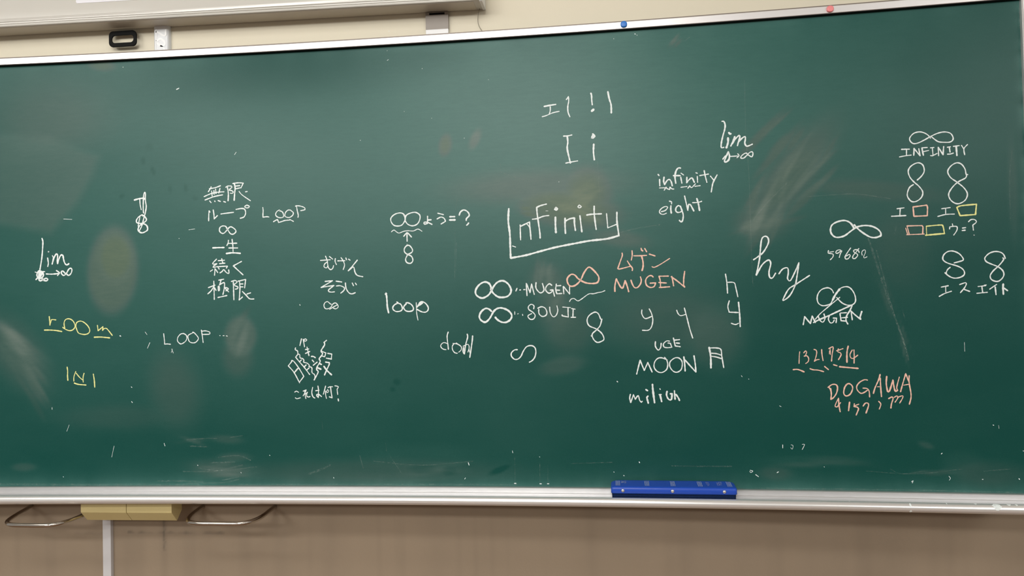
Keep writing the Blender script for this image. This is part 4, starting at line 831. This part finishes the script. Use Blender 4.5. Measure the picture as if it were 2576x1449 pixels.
     'W|28|2698,8241 2523,8236/W|26|2586,8230 2592,8096/W|24|2750,8059 2620,8079 2486,8090/W|31|2415,8248 2428,8082/W|28|2411,8238 2288,8061* 2311,8233/W|30|2240,8247 2227,8147 2213,8070/W|24|2244,8251 2120,8253/W|22|2219,8156 2094,8180/W|22|2051,8240 1972,8245/W|22|2010,8238 1999,8063/W|22|2057,8053 2016,8046 1907,8098/W|28|1878,8244 1876,8043/W|29|1870,8235 1777,8059* 1758,8255/W|24|1677,8232 1608,8242/W|27|1632,8230 1620,8113/W|24|1679,8067 1613,8068 1547,8087/W|27|1542,8247 1415,8257/W|37|1481,8243 1472,8025/W|26|1363,8259 1317,8176/W|25|1232,8273 1312,8176 1301,8033'),
    ('chalk_numeral', 'white chalk broken figure eight with open loops, under the word INFINITY', 'W',
     'W|28|2369,7478 2272,7568 2208,7681 2224,7814 2289,7883 2383,7888 2508,7814 2565,7700 2529,7552 2438,7430 2334,7323 2257,7188 2288,7058 2399,6968 2507,6965 2586,7057 2603,7160 2551,7304 2461,7373'),
    ('chalk_numeral', 'white chalk closed figure eight under the word INFINITY', 'W',
     'W|28|1252,7552 1285,7561 1307,7692 1382,7812 1487,7847 1609,7781 1686,7654 1631,7506 1489,7383 1348,7246 1273,7098 1318,6955 1439,6874 1545,6879 1648,6970 1684,7102 1613,7244 1476,7382 1301,7475 1279,7532'),
    ('chalk_formula', 'white chalk katakana character followed by an empty pink box', 'W',
     'W|24|2845,6805 2688,6820/W|26|2773,6802 2786,6656/W|30|2973,6627 2653,6631/P|31|2484,6833 2180,6863* 2162,6804 2175,6608* 2471,6606* 2484,6833'),
    ('chalk_formula', 'white chalk katakana character followed by an empty yellow box', 'W',
     'W|24|1848,6762 1661,6782/W|20|1762,6758 1766,6620/W|24|1941,6580 1766,6620 1573,6622/Y|33|1515,6776 1415,6815 1084,6836* 1112,6592* 1449,6578* 1515,6776'),
    ('chalk_formula', 'white chalk puzzle line of a pink box, a yellow box, equals sign and question mark', 'W',
     'P|19|2663,6329 2627,6181/P|27|2634,6379 2297,6373 2277,6343* 2290,6169/P|22|2634,6379 2593,6188/P|22|2648,6168 2256,6170/Y|18|2203,6355 2203,6151/Y|28|2203,6355 1894,6372 1835,6340 1808,6165/Y|37|2223,6140 1808,6165/W|20|1627,6390 1616,6331/W|24|1691,6269 1683,6320* 1590,6330 1524,6313 1533,6227 1603,6121/W|29|1406,6280 1339,6287/W|29|1414,6222 1348,6227/W|24|1269,6426 1215,6474 1136,6471 1098,6412 1179,6343* 1170,6220/W|24|1161,6104 1157,6101'),
    ('chalk_numeral', 'white chalk eight-shaped S with an open lower loop, beside a closed eight', 'W',
     'W|29|1614,5455 1509,5481 1418,5513 1425,5572 1503,5673 1627,5736 1745,5730 1838,5655 1864,5557 1825,5496 1736,5444 1558,5380 1451,5317 1400,5237 1412,5159 1503,5103 1630,5091 1737,5139 1825,5225/W|27|1708,5350 1768,5297 1798,5219 1782,5170'),
    ('chalk_numeral', "white chalk closed figure eight nearest the board's end frame", 'W',
     'W|29|504,5527 540,5621 609,5677 724,5696 840,5660 923,5585 947,5527 909,5457 796,5395 665,5332 571,5242 547,5144 586,5057 667,4991 747,4994 825,5044 840,5133 774,5238 674,5333 582,5437 535,5514 556,5539'),
    ('chalk_word', 'white chalk katakana words in a row under the S and the eight by the end frame', 'W',
     'W|25|1918,4883 1763,4913/W|22|1822,4895 1824,4767/W|26|1970,4662 1850,4728 1699,4779/W|25|1513,4934 1382,4977 1364,4952 1403,4864 1502,4741/W|27|1418,4816 1299,4764/W|24|1111,4876 946,4892/W|14|981,4907 928,4911/W|25|1031,4884 1018,4737/W|24|1144,4716 916,4734/W|22|864,4806 778,4868 710,4915/W|29|743,4857 731,4676/W|38|568,4920 575,4833 572,4682/W|30|554,4823 481,4763'),
    ('chalk_number', "pink chalk number '13217514' with its digits underlined", 'P',
     'P|21|5188,3377 5202,3278 5213,3089/P|25|5095,3349 5050,3398 5026,3367 5061,3277 5087,3266* 5025,3276 4984,3208 5000,3132 5056,3087/P|23|4855,3429 4805,3410 4792,3349 4817,3236 4853,3138* 4798,3175 4740,3182/P|27|4675,3423 4672,3310 4651,3155/P|25|4510,3444 4416,3492 4406,3458 4435,3307 4455,3138/P|19|4481,3443 4476,3383 4475,3300/P|19|4494,3391 4499,3316/P|25|4330,3389 4182,3440/P|25|4289,3437 4305,3366 4249,3343 4229,3290 4293,3174/P|34|4060,3498 4093,3341 4100,3108/P|24|3970,3403 4023,3302 4011,3220 3969,3197 3912,3226 3847,3278/P|26|3931,3406 3929,3264 3938,3084/P|32|5353,2939 5245,2942 5102,2883/P|27|4959,2958 4884,2931 4776,2922 4645,2884/P|26|4620,3011 4532,2932/P|26|4411,3051 4330,3024/P|34|4274,3001 4132,2985 3850,2956'),
    ('chalk_word', "pink chalk word 'DOGAWA'", 'P',
     'P|31|4525,2490 4482,2392 4497,2206* 4430,2255 4362,2362 4335,2489 4366,2562 4458,2568 4553,2500/P|38|4498,2470 4483,2343/P|31|4125,2566 4074,2590 4006,2546 3990,2458 4049,2332 4143,2288 4196,2352 4174,2488 4125,2566/P|28|3645,2670 3708,2681 3820,2623 3892,2526 3881,2429 3801,2351 3718,2379 3652,2428/P|26|3751,2477 3660,2467 3616,2408 3607,2263/P|31|3353,2804 3389,2679 3477,2485 3518,2350/P|31|3352,2717 3349,2504 3338,2272/P|19|3422,2509 3376,2509/P|35|3205,2755 3220,2581 3198,2397* 3153,2407 3068,2667* 3042,2464 3013,2397 2971,2425/P|24|2921,2739 2967,2580 2988,2483 2976,2435/P|28|2905,2387 2850,2579 2775,2820* 2713,2636/P|28|2700,2771 2705,2598 2676,2376 2676,2242 2717,2088/P|22|2828,2545 2724,2564'),
    ('chalk_number', "pink chalk digits '4157' under the word DOGAWA", 'P',
     'P|24|4320,2235 4389,2099 4405,2030 4363,2021 4277,2128/P|30|4320,2225 4316,2069 4293,1908/P|32|4069,2137 4098,1933/P|28|3960,2098 3971,2030* 3894,2016 3867,1982 3927,1826/P|21|3957,2050 3859,2088/P|30|3760,2045 3708,2113 3653,2112 3636,2059 3701,1875'),
    ('chalk_symbol', 'single short curved pink chalk stroke under the word DOGAWA', 'P',
     'P|26|3405,2156 3358,2088 3397,1972'),
    ('chalk_symbol', 'pink chalk scribble of joined hooked strokes under the word DOGAWA', 'P',
     'P|30|3177,2223 3103,2262 3077,2223 3117,2098 3134,1996/P|24|3049,2252 2994,2286 2963,2252 3035,2136/P|24|2977,2252 2859,2290 2870,2223 2932,2117'),
    ('chalk_specks', 'loose white chalk specks and ticks scattered over the green surface', 'W',
     'W|23|21399,10787 21330,10817/W|14|19778,8929 19732,8993/W|14|22930,11475 22918,11474/W|14|23106,4077 23084,4066/W|21|23095,4088 23072,4066/W|20|9654,2686 9635,2666/W|21|8978,11545 8968,11535/W|13|8929,11511 8919,11500/W|23|9149,646 9139,626/W|19|9545,303 9535,293/W|20|18020,4823 18009,4802/W|14|21628,3693 21584,3584/W|14|22316,3726 22246,3877/W|10|21640,3596 21605,3692/W|17|22793,2684 22771,2662/W|17|22787,2283 22764,2251/W|17|18924,807 18913,796/W|16|9792,391 9783,381/W|18|13538,606 13518,544/W|13|12375,916 12365,865/W|13|11677,765 11667,755/W|14|21875,1142 21853,1067/W|9|23371,776 23299,1078/W|9|24648,1491 24578,1664/W|12|25065,2149 25065,2095/W|10|22379,4172 22323,4095/W|12|4705,568 4696,558/W|17|2046,904 2028,923/W|8|1454,3558 1453,3340/W|15|899,1600 882,1590/W|7|779,1591 773,1516/W|11|6591,2801 6572,2771/W|11|6421,2720 6412,2711/W|12|5703,2050 5666,2030/W|15|5656,1093 5658,1015/W|10|5459,1095 5413,1075 5434,988 5470,1026/W|12|5198,1106 5142,1106 5202,980/W|14|274,999 266,990/W|10|15439,12054 15429,12043/W|8|14323,9666 14323,9655/W|8|15060,9883 15060,9872/W|8|12785,10602 12785,10591/W|8|15493,11535 15493,11524/W|12|15498,11268 15465,11288/W|10|13462,9097 13462,9086/W|12|14553,11001 14553,10990/W|11|11008,7840 11008,7829/W|11|9514,11461 9514,11450/W|12|16277,9166 16266,9165/W|17|20940,547 20929,537/W|13|13642,183 13620,214/W|15|6447,461 6381,442 6430,403 6458,432/W|20|6317,355 6253,307/W|21|5807,410 5778,429/W|11|1897,378 1864,331 1891,284/W|13|2711,204 2691,261 2728,232/W|15|1172,315 1155,315/W|17|388,348 372,329/W|14|24763,254 24752,244/W|12|19728,352 19717,331/W|15|17169,214 17159,193/W|21|12342,78 12300,79/W|21|11683,73 11642,73/W|19|11489,75 11448,75/W|17|21385,6697 21374,6697/W|12|21100,6927 20930,6944/W|11|24683,7332 24442,7314'),
    ('chalk_scuffs', 'faint pale scuff lines and old stroke traces on the green surface', 'F',
     'F|17|12529,8394 12524,8165* 12203,8026 11791,7894/F|14|6306,10194 6314,8895 6268,7796 6264,6603 6255,5215 6223,5016/F|15|13757,6669 13794,5417/F|15|13732,6354 13758,5625/F|16|10071,8998 9992,8123 9983,7662 9951,7303/F|29|5364,7554 5850,7082 6245,6602/F|23|4907,7189 4534,7201 3798,7207 2986,7054/F|47|3513,6107 3148,4744 2823,3682 2706,3154/F|28|3341,5811 3064,4550 2743,3394/F|28|2924,6182 2873,6373/F|20|10835,596 9826,632/F|30|8344,552 7662,548 6892,555/F|26|21233,1234 20672,1263 20393,1261/F|33|21145,1062 20676,1038/F|33|20570,610 19901,629/F|28|20907,462 20238,396 19293,500/F|28|21356,378 20461,386 19680,543/F|44|22056,123 21472,121 20800,98/F|33|21249,56 20243,76 19797,161/F|26|20003,1290 19668,1331/F|33|20345,759 19788,799 19457,670/F|54|17833,308 17481,434 17261,539/F|33|20242,140 19796,224/F|10|9383,10241 9382,9473/F|26|16443,801 16393,592 16352,456/F|17|3190,529 2926,419 2392,502/F|15|3732,474 2660,423 1605,552/F|22|1132,512 576,567/F|12|10890,6776 10771,6617/F|10|10835,6928 10584,6764 10383,6655/F|10|10931,7188 10679,7024 10478,6914/F|10|10723,7334 10472,7170 10322,7062/F|14|11651,7216 11186,7250 10884,7032/F|10|9569,6880 9065,6982/F|30|9681,6426 9076,6557 8478,6636/F|11|13806,6879 13686,7503/F|11|17459,1699 17441,1488/F|13|15735,1166 15719,905/F|14|273,8061 346,7404 364,6368/F|13|2802,4352 2755,4159/F|20|7910,11315 7839,11391/F|20|7764,11254 7613,11364/F|16|23223,9823 22935,10031/F|27|8,10597 8,10124 8,9367/F|27|8,11451 8,10977/F|45|26582,60 24299,35 20913,24/F|33|19799,22 12281,48/F|29|6336,22 2672,34 340,24/F|21|16068,644 14786,541 13411,647/F|21|15635,801 15323,332/F|14|12316,753 12321,89/F|14|11671,602 11683,93/F|14|11467,552 11478,95'),
]
for name, label, colour, data in WRITING: write(name, label, colour, decode(data))

# ------------------------------------------------------------------ magnets on the top rail
def magnet(x, z, mat, label):
    t = tangent(x); n = Vector((t.y, -t.x, 0)); c = board_point(x, z, 0.0126)
    m = MB(); rings = []; ns = 28
    for r, h in ((0.0082, 0.0), (0.0084, 0.0012), (0.0082, 0.0040), (0.0074, 0.0052), (0.0050, 0.0056)):
        rr = [c + n * h + t * (r * math.copysign(abs(math.cos(a)) ** 0.85, math.cos(a))) + Vector((0, 0, 1)) * (r * 0.95 * math.copysign(abs(math.sin(a)) ** 0.85, math.sin(a))) for a in np.linspace(0, 2*math.pi, ns, endpoint=False)]
        rings.append(rr)
    v = [p for r in rings for p in r]
    f = [(i*ns + j, i*ns + (j+1) % ns, (i+1)*ns + (j+1) % ns, (i+1)*ns + j) for i in range(len(rings)-1) for j in range(ns)]
    f += [tuple(range(ns))[::-1], tuple(range((len(rings)-1)*ns, len(rings)*ns))]
    o = m.add(v, f).build('magnet', mat, smooth=True)
    return tag(o, label, 'magnet', 'round magnets on the top rail')
magnet(-0.9254, 1.1756, M['magnet_blue'], 'small round blue magnet on the top rail of the chalkboard')
magnet(-0.4265, 1.1747, M['magnet_pink'], 'small round pink magnet on the top rail of the chalkboard')

# ------------------------------------------------------------------ eraser on the tray
EX0, EX1 = -0.9858, -0.6885
exm = (EX0 + EX1) / 2
er = empty('chalkboard_eraser', board_point(exm, -0.0142, 0.045), 'long blue chalkboard eraser with navy felt, standing on the chalk tray', 'eraser')
et = tangent(exm); en = Vector((et.y, -et.x, 0))
def ep(u, d, z):
    return board_point(exm, 0, 0) + et * u + en * d + Vector((0, 0, z))
half = (EX1 - EX0) / 2
def rounded_plan(h, d0, d1, rb, rf, n=6):
    """outline seen from above: back corners rounded by rb, front corners by rf"""
    pts = []
    for cx, cd, r, a0 in ((h - rf, d1 - rf, rf, 90), (-(h - rf), d1 - rf, rf, 0), (-(h - rb), d0 + rb, rb, 270), (h - rb, d0 + rb, rb, 180)):
        for k in range(n + 1):
            a = math.radians(a0 - 90 * k / n)
            sx = {90: 1, 0: -1, 270: -1, 180: 1}[a0]
            q = k / n * math.pi / 2
            if a0 == 90: pts.append((cx + r * math.cos(q), cd + r * math.sin(q)))
            elif a0 == 0: pts.append((cx - r * math.sin(q), cd + r * math.cos(q)))
            elif a0 == 270: pts.append((cx - r * math.cos(q), cd - r * math.sin(q)))
            else: pts.append((cx + r * math.sin(q), cd - r * math.cos(q)))
    return pts
def slab(outline_levels):
    v = []; f = []; n = len(outline_levels[0][0])
    for pl, zf in outline_levels: v += [ep(u, d, zf(d)) for u, d in pl]
    for i in range(len(outline_levels) - 1):
        f += [(i*n + j, i*n + (j+1) % n, (i+1)*n + (j+1) % n, (i+1)*n + j) for j in range(n)]
    f += [tuple(range(n))[::-1], tuple(range((len(outline_levels)-1)*n, len(outline_levels)*n))]
    return MB().add(v, f)
top = lambda e: (lambda d: 0.0188 + (0.0730 - d) * 0.064 + e)
pl = lambda g, rb=0.020: rounded_plan(half - g, 0.0145 + g, 0.0735 - g, rb, 0.006)
levels = [(pl(0.0), lambda d: 0.0035), (pl(-0.0008), lambda d: 0.0042), (pl(-0.0008), top(-0.0030)), (pl(0.0002), top(-0.0010)), (pl(0.0022), top(0.0)), (pl(0.010), top(0.0003))]
cover = slab(levels).build('cover', M['blue'], er, smooth=True)
for k, (z0, z1, g) in enumerate(((-0.0142, -0.0100, 0.0016), (-0.0100, -0.0090, 0.0030), (-0.0090, -0.0050, 0.0016), (-0.0050, -0.0042, 0.0030), (-0.0042, -0.0004, 0.0014), (-0.0004, 0.0004, 0.0030), (0.0004, 0.0034, 0.0012))):
    if k == 0: felt = MB()
    s_ = slab([(pl(g + 0.0006), lambda d, a=z0: a), (pl(g), lambda d, a=z0: a + 0.0006), (pl(g), lambda d, a=z1: a - 0.0004), (pl(g + 0.0006), lambda d, a=z1: a)])
    felt.add(s_.v, s_.f)
felt.build('felt_pad', M['navy'], er)
for uf in (-0.1209, -0.0023, 0.1193):
    m = MB(); rings = []; c0 = ep(uf, 0.0743, 0.0105)
    ns = 14
    for r, h in ((0.0042, 0.0), (0.0040, 0.0010), (0.0030, 0.0019), (0.0012, 0.0023)):
        rings += [c0 + et * (r * math.cos(a)) + Vector((0, 0, r * math.sin(a))) + en * h for a in np.linspace(0, 2*math.pi, ns, endpoint=False)]
    f = [(i*ns + j, i*ns + (j+1) % ns, (i+1)*ns + (j+1) % ns, (i+1)*ns + j) for i in range(3) for j in range(ns)] + [tuple(range(ns))[::-1], tuple(range(3*ns, 4*ns))]
    m.add(rings, f).build('screw', M['screw'], er, smooth=True)
topz = lambda d: top(0.0006)(d)
def print_line(pr, u0, d0, u1, d1, w=0.0011):
    n = max(1, int(abs(d1 - d0) / 0.006)); du, dd = u1 - u0, d1 - d0; l = math.hypot(du, dd); px, pd = -dd / l * w / 2, du / l * w / 2
    v = []; 
    for k in range(n + 1):
        t = k / n; u = u0 + du * t; d = d0 + dd * t
        v += [ep(u + px, d + pd, topz(d + pd)), ep(u - px, d - pd, topz(d - pd))]
    pr.add(v, [(2*k, 2*k + 1, 2*k + 3, 2*k + 2) for k in range(n)])
for uc, cnt in ((-0.1326, 4), (-0.0618, 4), (0.0006, 4), (0.0652, 4), (0.1347, 4)):
    pr = MB()
    for k in range(cnt): print_line(pr, uc + (k - (cnt - 1) / 2) * 0.0030, 0.0245, uc + (k - (cnt - 1) / 2) * 0.0030, 0.0625, 0.0010)
    pr.build('printed_stripes', M['print'], er)
# small worn print blocks between the stripes
for uc, dc, wd, hd in ((-0.118, 0.036, 0.012, 0.020), (0.084, 0.043, 0.007, 0.030), (0.112, 0.040, 0.012, 0.030)):
    pr = MB()
    for k in range(6):
        for q in range(3):
            if rng.random() < 0.72:
                u = uc + (q - 1) * wd / 3 + (rng.random() - 0.5) * 0.002; d = dc + (k - 2.5) * hd / 6
                print_line(pr, u - wd * 0.13, d, u + wd * 0.13, d + (rng.random() - 0.5) * 0.003, 0.0012)
    pr.build('printed_lettering', M['print'], er)

# ------------------------------------------------------------------ projection screen above the board
sc_ = empty('projection_screen', (-2.2, 0.02, 1.30), 'cream projection screen in its long housing, mounted on the wall above the chalkboard', 'projection screen')
SX0, SX1 = -3.3, -1.2935
def sp(x, d, z):
    t = (x - SX0) / (SX1 - SX0)
    return Vector((x, WALL_Y - 0.001 - d, z + 1.2785 + (1.266 - 1.2785) * t))
cz = [(0.0790, 0.016), (0.0802, 0.022)]
for a in np.linspace(0, 1, 14): cz.append((0.0802 - 0.016 * a ** 2.2, 0.022 + 0.115 * a))
body_prof = [(0.0, 0.006), (0.074, 0.0), (0.0775, 0.0012), (0.0785, 0.0045), (0.0765, 0.0052), (0.0765, 0.0070), (0.0788, 0.0078), (0.0788, 0.0102), (0.0765, 0.0110), (0.0765, 0.0128), (0.0788, 0.0136)] + cz + [(0.0, 0.137)]
sb = MB().sweep(body_prof, [SX0, -2.6, -2.0, -1.6, SX1 - 0.004], sp).build('housing', M['cream_case'], sc_, smooth=True)
em = sb.modifiers.new('edges', 'EDGE_SPLIT'); em.split_angle = math.radians(28)
MB().sweep([(0.004, 0.0047), (0.004, 0.0062), (0.071, 0.0010), (0.071, -0.0006)], [SX0, SX1 - 0.02], sp).build('bottom_plate', M['case_under'], sc_)
# ribbed end cap
cap = MB()
for k, (g, x0, x1) in enumerate(((0.0004, -0.004, -0.001), (-0.0008, -0.001, 0.0005), (0.0006, 0.0005, 0.002), (-0.0008, 0.002, 0.0035))):
    cap.sweep([(max(0.0, d - g), z) for d, z in [(0.0, 0.004), (0.074, -0.001), (0.0785, 0.002), (0.0795, 0.016), (0.0805, 0.030), (0.064, 0.138), (0.0, 0.138)]], [SX1 + x0, SX1 + x1], sp)
cap.build('end_cap', M['white_plastic'], sc_)
# pull handle: a black plastic loop with a slot
def rrect(cx, cz, w, h, r, n=7):
    out = []
    for sx, sz, a0 in ((1, 1, 0), (-1, 1, 90), (-1, -1, 180), (1, -1, 270)):
        for k in range(n):
            a = math.radians(a0 + 90 * k / (n - 1)); out.append((cx + sx * (w/2 - r) + r * math.cos(a), cz + sz * (h/2 - r) + r * math.sin(a)))
    return out
hx, hz, hw, hh = -2.3220, 1.2445, 0.0820, 0.0453
tilt = -0.0
def loop_plate(outer, inner, y0, y1):
    n = len(outer); v = []
    for y in (y0, y1):
        v += [(x, y, z) for x, z in outer] + [(x, y, z) for x, z in inner]
    f = []
    for j in range(n):
        k = (j + 1) % n
        f += [(j, k, n + k, n + j), (2*n + j, 3*n + j, 3*n + k, 2*n + k), (j, 2*n + j, 2*n + k, k), (n + j, n + k, 3*n + k, 3*n + j)]
    return MB().add(v, f)
loop_plate(rrect(hx, hz, hw, hh, 0.0125), rrect(hx, hz - 0.0008, hw * 0.79, hh * 0.46, hh * 0.2), 0.038, 0.043).build('pull_handle', M['black'], sc_, bevel=0.0012, seg=2)
# white label stuck on the housing face
lx0, lx1, lz = -2.4178, -2.0633, 0.0532
lab = MB(); ol = rrect((lx0 + lx1) / 2, lz + 0.03, lx1 - lx0, 0.06, 0.006)
fd = lambda z: 0.0802 - 0.016 * max(0.0, (z - 0.022) / 0.115) ** 2.2
v = [sp(x, fd(z) + 0.0009, z) for x, z in ol] + [sp(x, fd(z) - 0.001, z) for x, z in ol]
n = len(ol)
lab.add(v, [tuple(range(n))] + [(j, n + j, n + (j+1) % n, (j+1) % n) for j in range(n)])
lab.build('label_plate', M['label'], sc_)

# hanging wire at the end of the housing
wp = [(-1.3036, 1.2742), (-1.307, 1.2657), (-1.31, 1.255), (-1.3116, 1.2421), (-1.3105, 1.2312), (-1.3064, 1.2212), (-1.3001, 1.2121)]
pts = [(p[0], p[1]) for p in wp]
cur = catmull(pts, 0.002)
tag(MB().tube([(x, WALL_Y - 0.012 + 0.010 * (i / len(cur)), z) for i, (x, z) in enumerate(cur)], 0.0007, 8).build('thin_wire', M['wire'], smooth=True), 'thin dark wire hanging in a curve from the end of the screen housing', 'wire')

# wall bracket under the housing
bx0, bx1, bz0, bz1, bzs = -1.4545, -1.3919, 1.2090, 1.2698, 1.2219
br = empty('wall_bracket', ((bx0 + bx1) / 2, WALL_Y, (bz0 + bz1) / 2), 'grey metal wall bracket with a slot, between the screen housing and the board', 'bracket')
sl0, sl1, slz0, slz1 = (-1.4445, -1.4019, 1.2622, 1.2682)
pm = MB()
for lo, hi in (((bx0, bzs), (bx1, slz0)), ((bx0, slz1), (bx1, bz1)), ((bx0, slz0), (sl0, slz1)), ((sl1, slz0), (bx1, slz1))):
    pm.box((lo[0], WALL_Y - 0.010, lo[1]), (hi[0], WALL_Y - 0.0075, hi[1]))
pm.build('plate', M['bracket'], br)
MB().box((bx0 + 0.002, WALL_Y - 0.0075, bzs), (bx1 - 0.002, WALL_Y - 0.0003, bz1)).build('backing_block', M['gasket'], br)
MB().box((bx0, WALL_Y - 0.012, bz0), (bx1, WALL_Y - 0.0003, bzs)).build('white_foot', M['white_plastic'], br, bevel=0.001)

# ------------------------------------------------------------------ cable covers on the wall
def cover_profile(x0, x1, y, r):
    out = [(x0, WALL_Y - 0.0003)]
    for k in range(6):
        a = math.radians(180 - 90 * k / 5); out.append((x0 + r + r * math.cos(a), y + r - r * math.sin(a)))
    for k in range(6):
        a = math.radians(90 - 90 * k / 5); out.append((x1 - r + r * math.cos(a), y + r - r * math.sin(a)))
    out.append((x1, WALL_Y - 0.0003)); return out
def vertical_cover(name, x0, x1, y, r, z0, z1, mat, parent=None):
    prof = cover_profile(x0, x1, y, r); n = len(prof)
    v = [(x, yy, z0) for x, yy in prof] + [(x, yy, z1) for x, yy in prof]
    f = [(i, (i+1) % n, n + (i+1) % n, n + i) for i in range(n)] + [tuple(range(n))[::-1], tuple(range(n, 2*n))]
    o = MB().add(v, f).build(name, mat, parent, smooth=True)
    e = o.modifiers.new('edges', 'EDGE_SPLIT'); e.split_angle = math.radians(40)
    return o
lowc = vertical_cover('cable_cover', -2.4039, -2.3798, 0.048, 0.0012, FLOOR_Z, -0.028, M['raceway'])
tag(lowc, 'grey-white cable cover strip running down the wall below the chalk tray', 'cable cover', 'cable covers on the wall')
upc = vertical_cover('cable_cover', -2.2338, -2.1892, 0.043, 0.008, 1.16, 1.2765, M['duct'])
tag(upc, 'glossy white cable cover with pale curls showing, between the screen housing and the board', 'cable cover', 'cable covers on the wall')
cm = MB()
def curl(pts, w):
    pts = catmull(pts, 0.002); n = len(pts); a = []; b_ = []
    for i, q in enumerate(pts):
        p0 = pts[max(i-1, 0)]; p1 = pts[min(i+1, n-1)]; tx, tz = p1[0]-p0[0], p1[1]-p0[1]; l = math.hypot(tx, tz) or 1
        a.append((q[0] - tz/l*w/2, 0.0424, q[1] + tx/l*w/2)); b_.append((q[0] + tz/l*w/2, 0.0424, q[1] - tx/l*w/2))
    cm.add(a + b_, [(i, i + n, i + n + 1, i + 1) for i in range(n - 1)])
for pts, w in [([(-2.2241, 1.2658), (-2.2243, 1.2446), (-2.2252, 1.226), (-2.2255, 1.2073)], 0.0028), ([(-2.2248, 1.2602), (-2.2144, 1.2553), (-2.2054, 1.2491), (-2.1989, 1.2469), (-2.1959, 1.2511), (-2.1958, 1.2647)], 0.005), ([(-2.2238, 1.2321), (-2.2186, 1.2356), (-2.212, 1.2389), (-2.2056, 1.2354), (-2.1998, 1.2295), (-2.1992, 1.2226), (-2.2045, 1.2186), (-2.211, 1.2202), (-2.2174, 1.2237), (-2.2226, 1.2296)], 0.006), ([(-2.2123, 1.2197), (-2.2045, 1.2149), (-2.1994, 1.2071)], 0.004)]: curl(pts, w)
cm.build('curled_strip', M['duct_curl'], upc)

# ------------------------------------------------------------------ steel bars under the tray
def steel_bar(path, label):
    pts = catmull([(q[0], q[1]) for q in path], 0.004)
    o = MB().tube([(x, y, -0.073) for x, y in pts], 0.0056, 16).build('steel_bar', M['steel'], smooth=True)
    return tag(o, label, 'bar', 'steel bars under the tray')
steel_bar([(-2.626, 0.0597), (-2.612, 0.02), (-2.597, -0.03), (-2.58, -0.078), (-2.562, -0.106), (-2.535, -0.122), (-2.49, -0.125), (-2.45, -0.125), (-2.428, -0.121), (-2.412, -0.105), (-2.4045, -0.08), (-2.403, -0.045), (-2.4055, 0.0), (-2.408, 0.0597)], 'polished U-shaped steel bar under the tray, with one end behind the yellowed case')
steel_bar([(-2.114, 0.0597), (-2.107, 0.01), (-2.099, -0.03), (-2.088, -0.062), (-2.072, -0.087), (-2.045, -0.0985), (-2.01, -0.1), (-1.96, -0.1), (-1.928, -0.0965), (-1.911, -0.082), (-1.902, -0.055), (-1.9005, -0.02), (-1.9035, 0.02), (-1.9055, 0.0597)], 'polished U-shaped steel bar under the tray, standing clear of the yellowed case')

# ------------------------------------------------------------------ yellowed two-part case under the tray
yx0, yx1, yg = -2.3938, -2.1387, -2.2652
yc = empty('plastic_case', ((yx0 + yx1) / 2, -0.03, -0.06), 'yellowed plastic case in two halves fixed under the chalk tray', 'case')
def prism(xa, xb, prof, taper=0.0):
    n = len(prof); v = []
    for x in (xa, xb): v += [(x + (taper * (p[0] + 0.055) if x == xb else taper * (p[0] + 0.055)), p[0], p[1]) for p in prof]
    return MB().add(v, [(i, n + i, n + (i+1) % n, (i+1) % n) for i in range(n)] + [tuple(range(n)), tuple(range(n, 2*n))[::-1]])
yprof = [(-0.004, -0.0285), (-0.053, -0.0285), (-0.0545, -0.0300), (-0.0545, -0.0590), (-0.0535, -0.0602), (-0.0300, -0.0862), (-0.0280, -0.0868), (-0.004, -0.0640)]
prism(yx0, yg - 0.0007, yprof).build('half_shell', M['case_yellow'], yc, bevel=0.0008)
prism(yg + 0.0007, yx1, yprof).build('half_shell', M['case_yellow'], yc, bevel=0.0008)
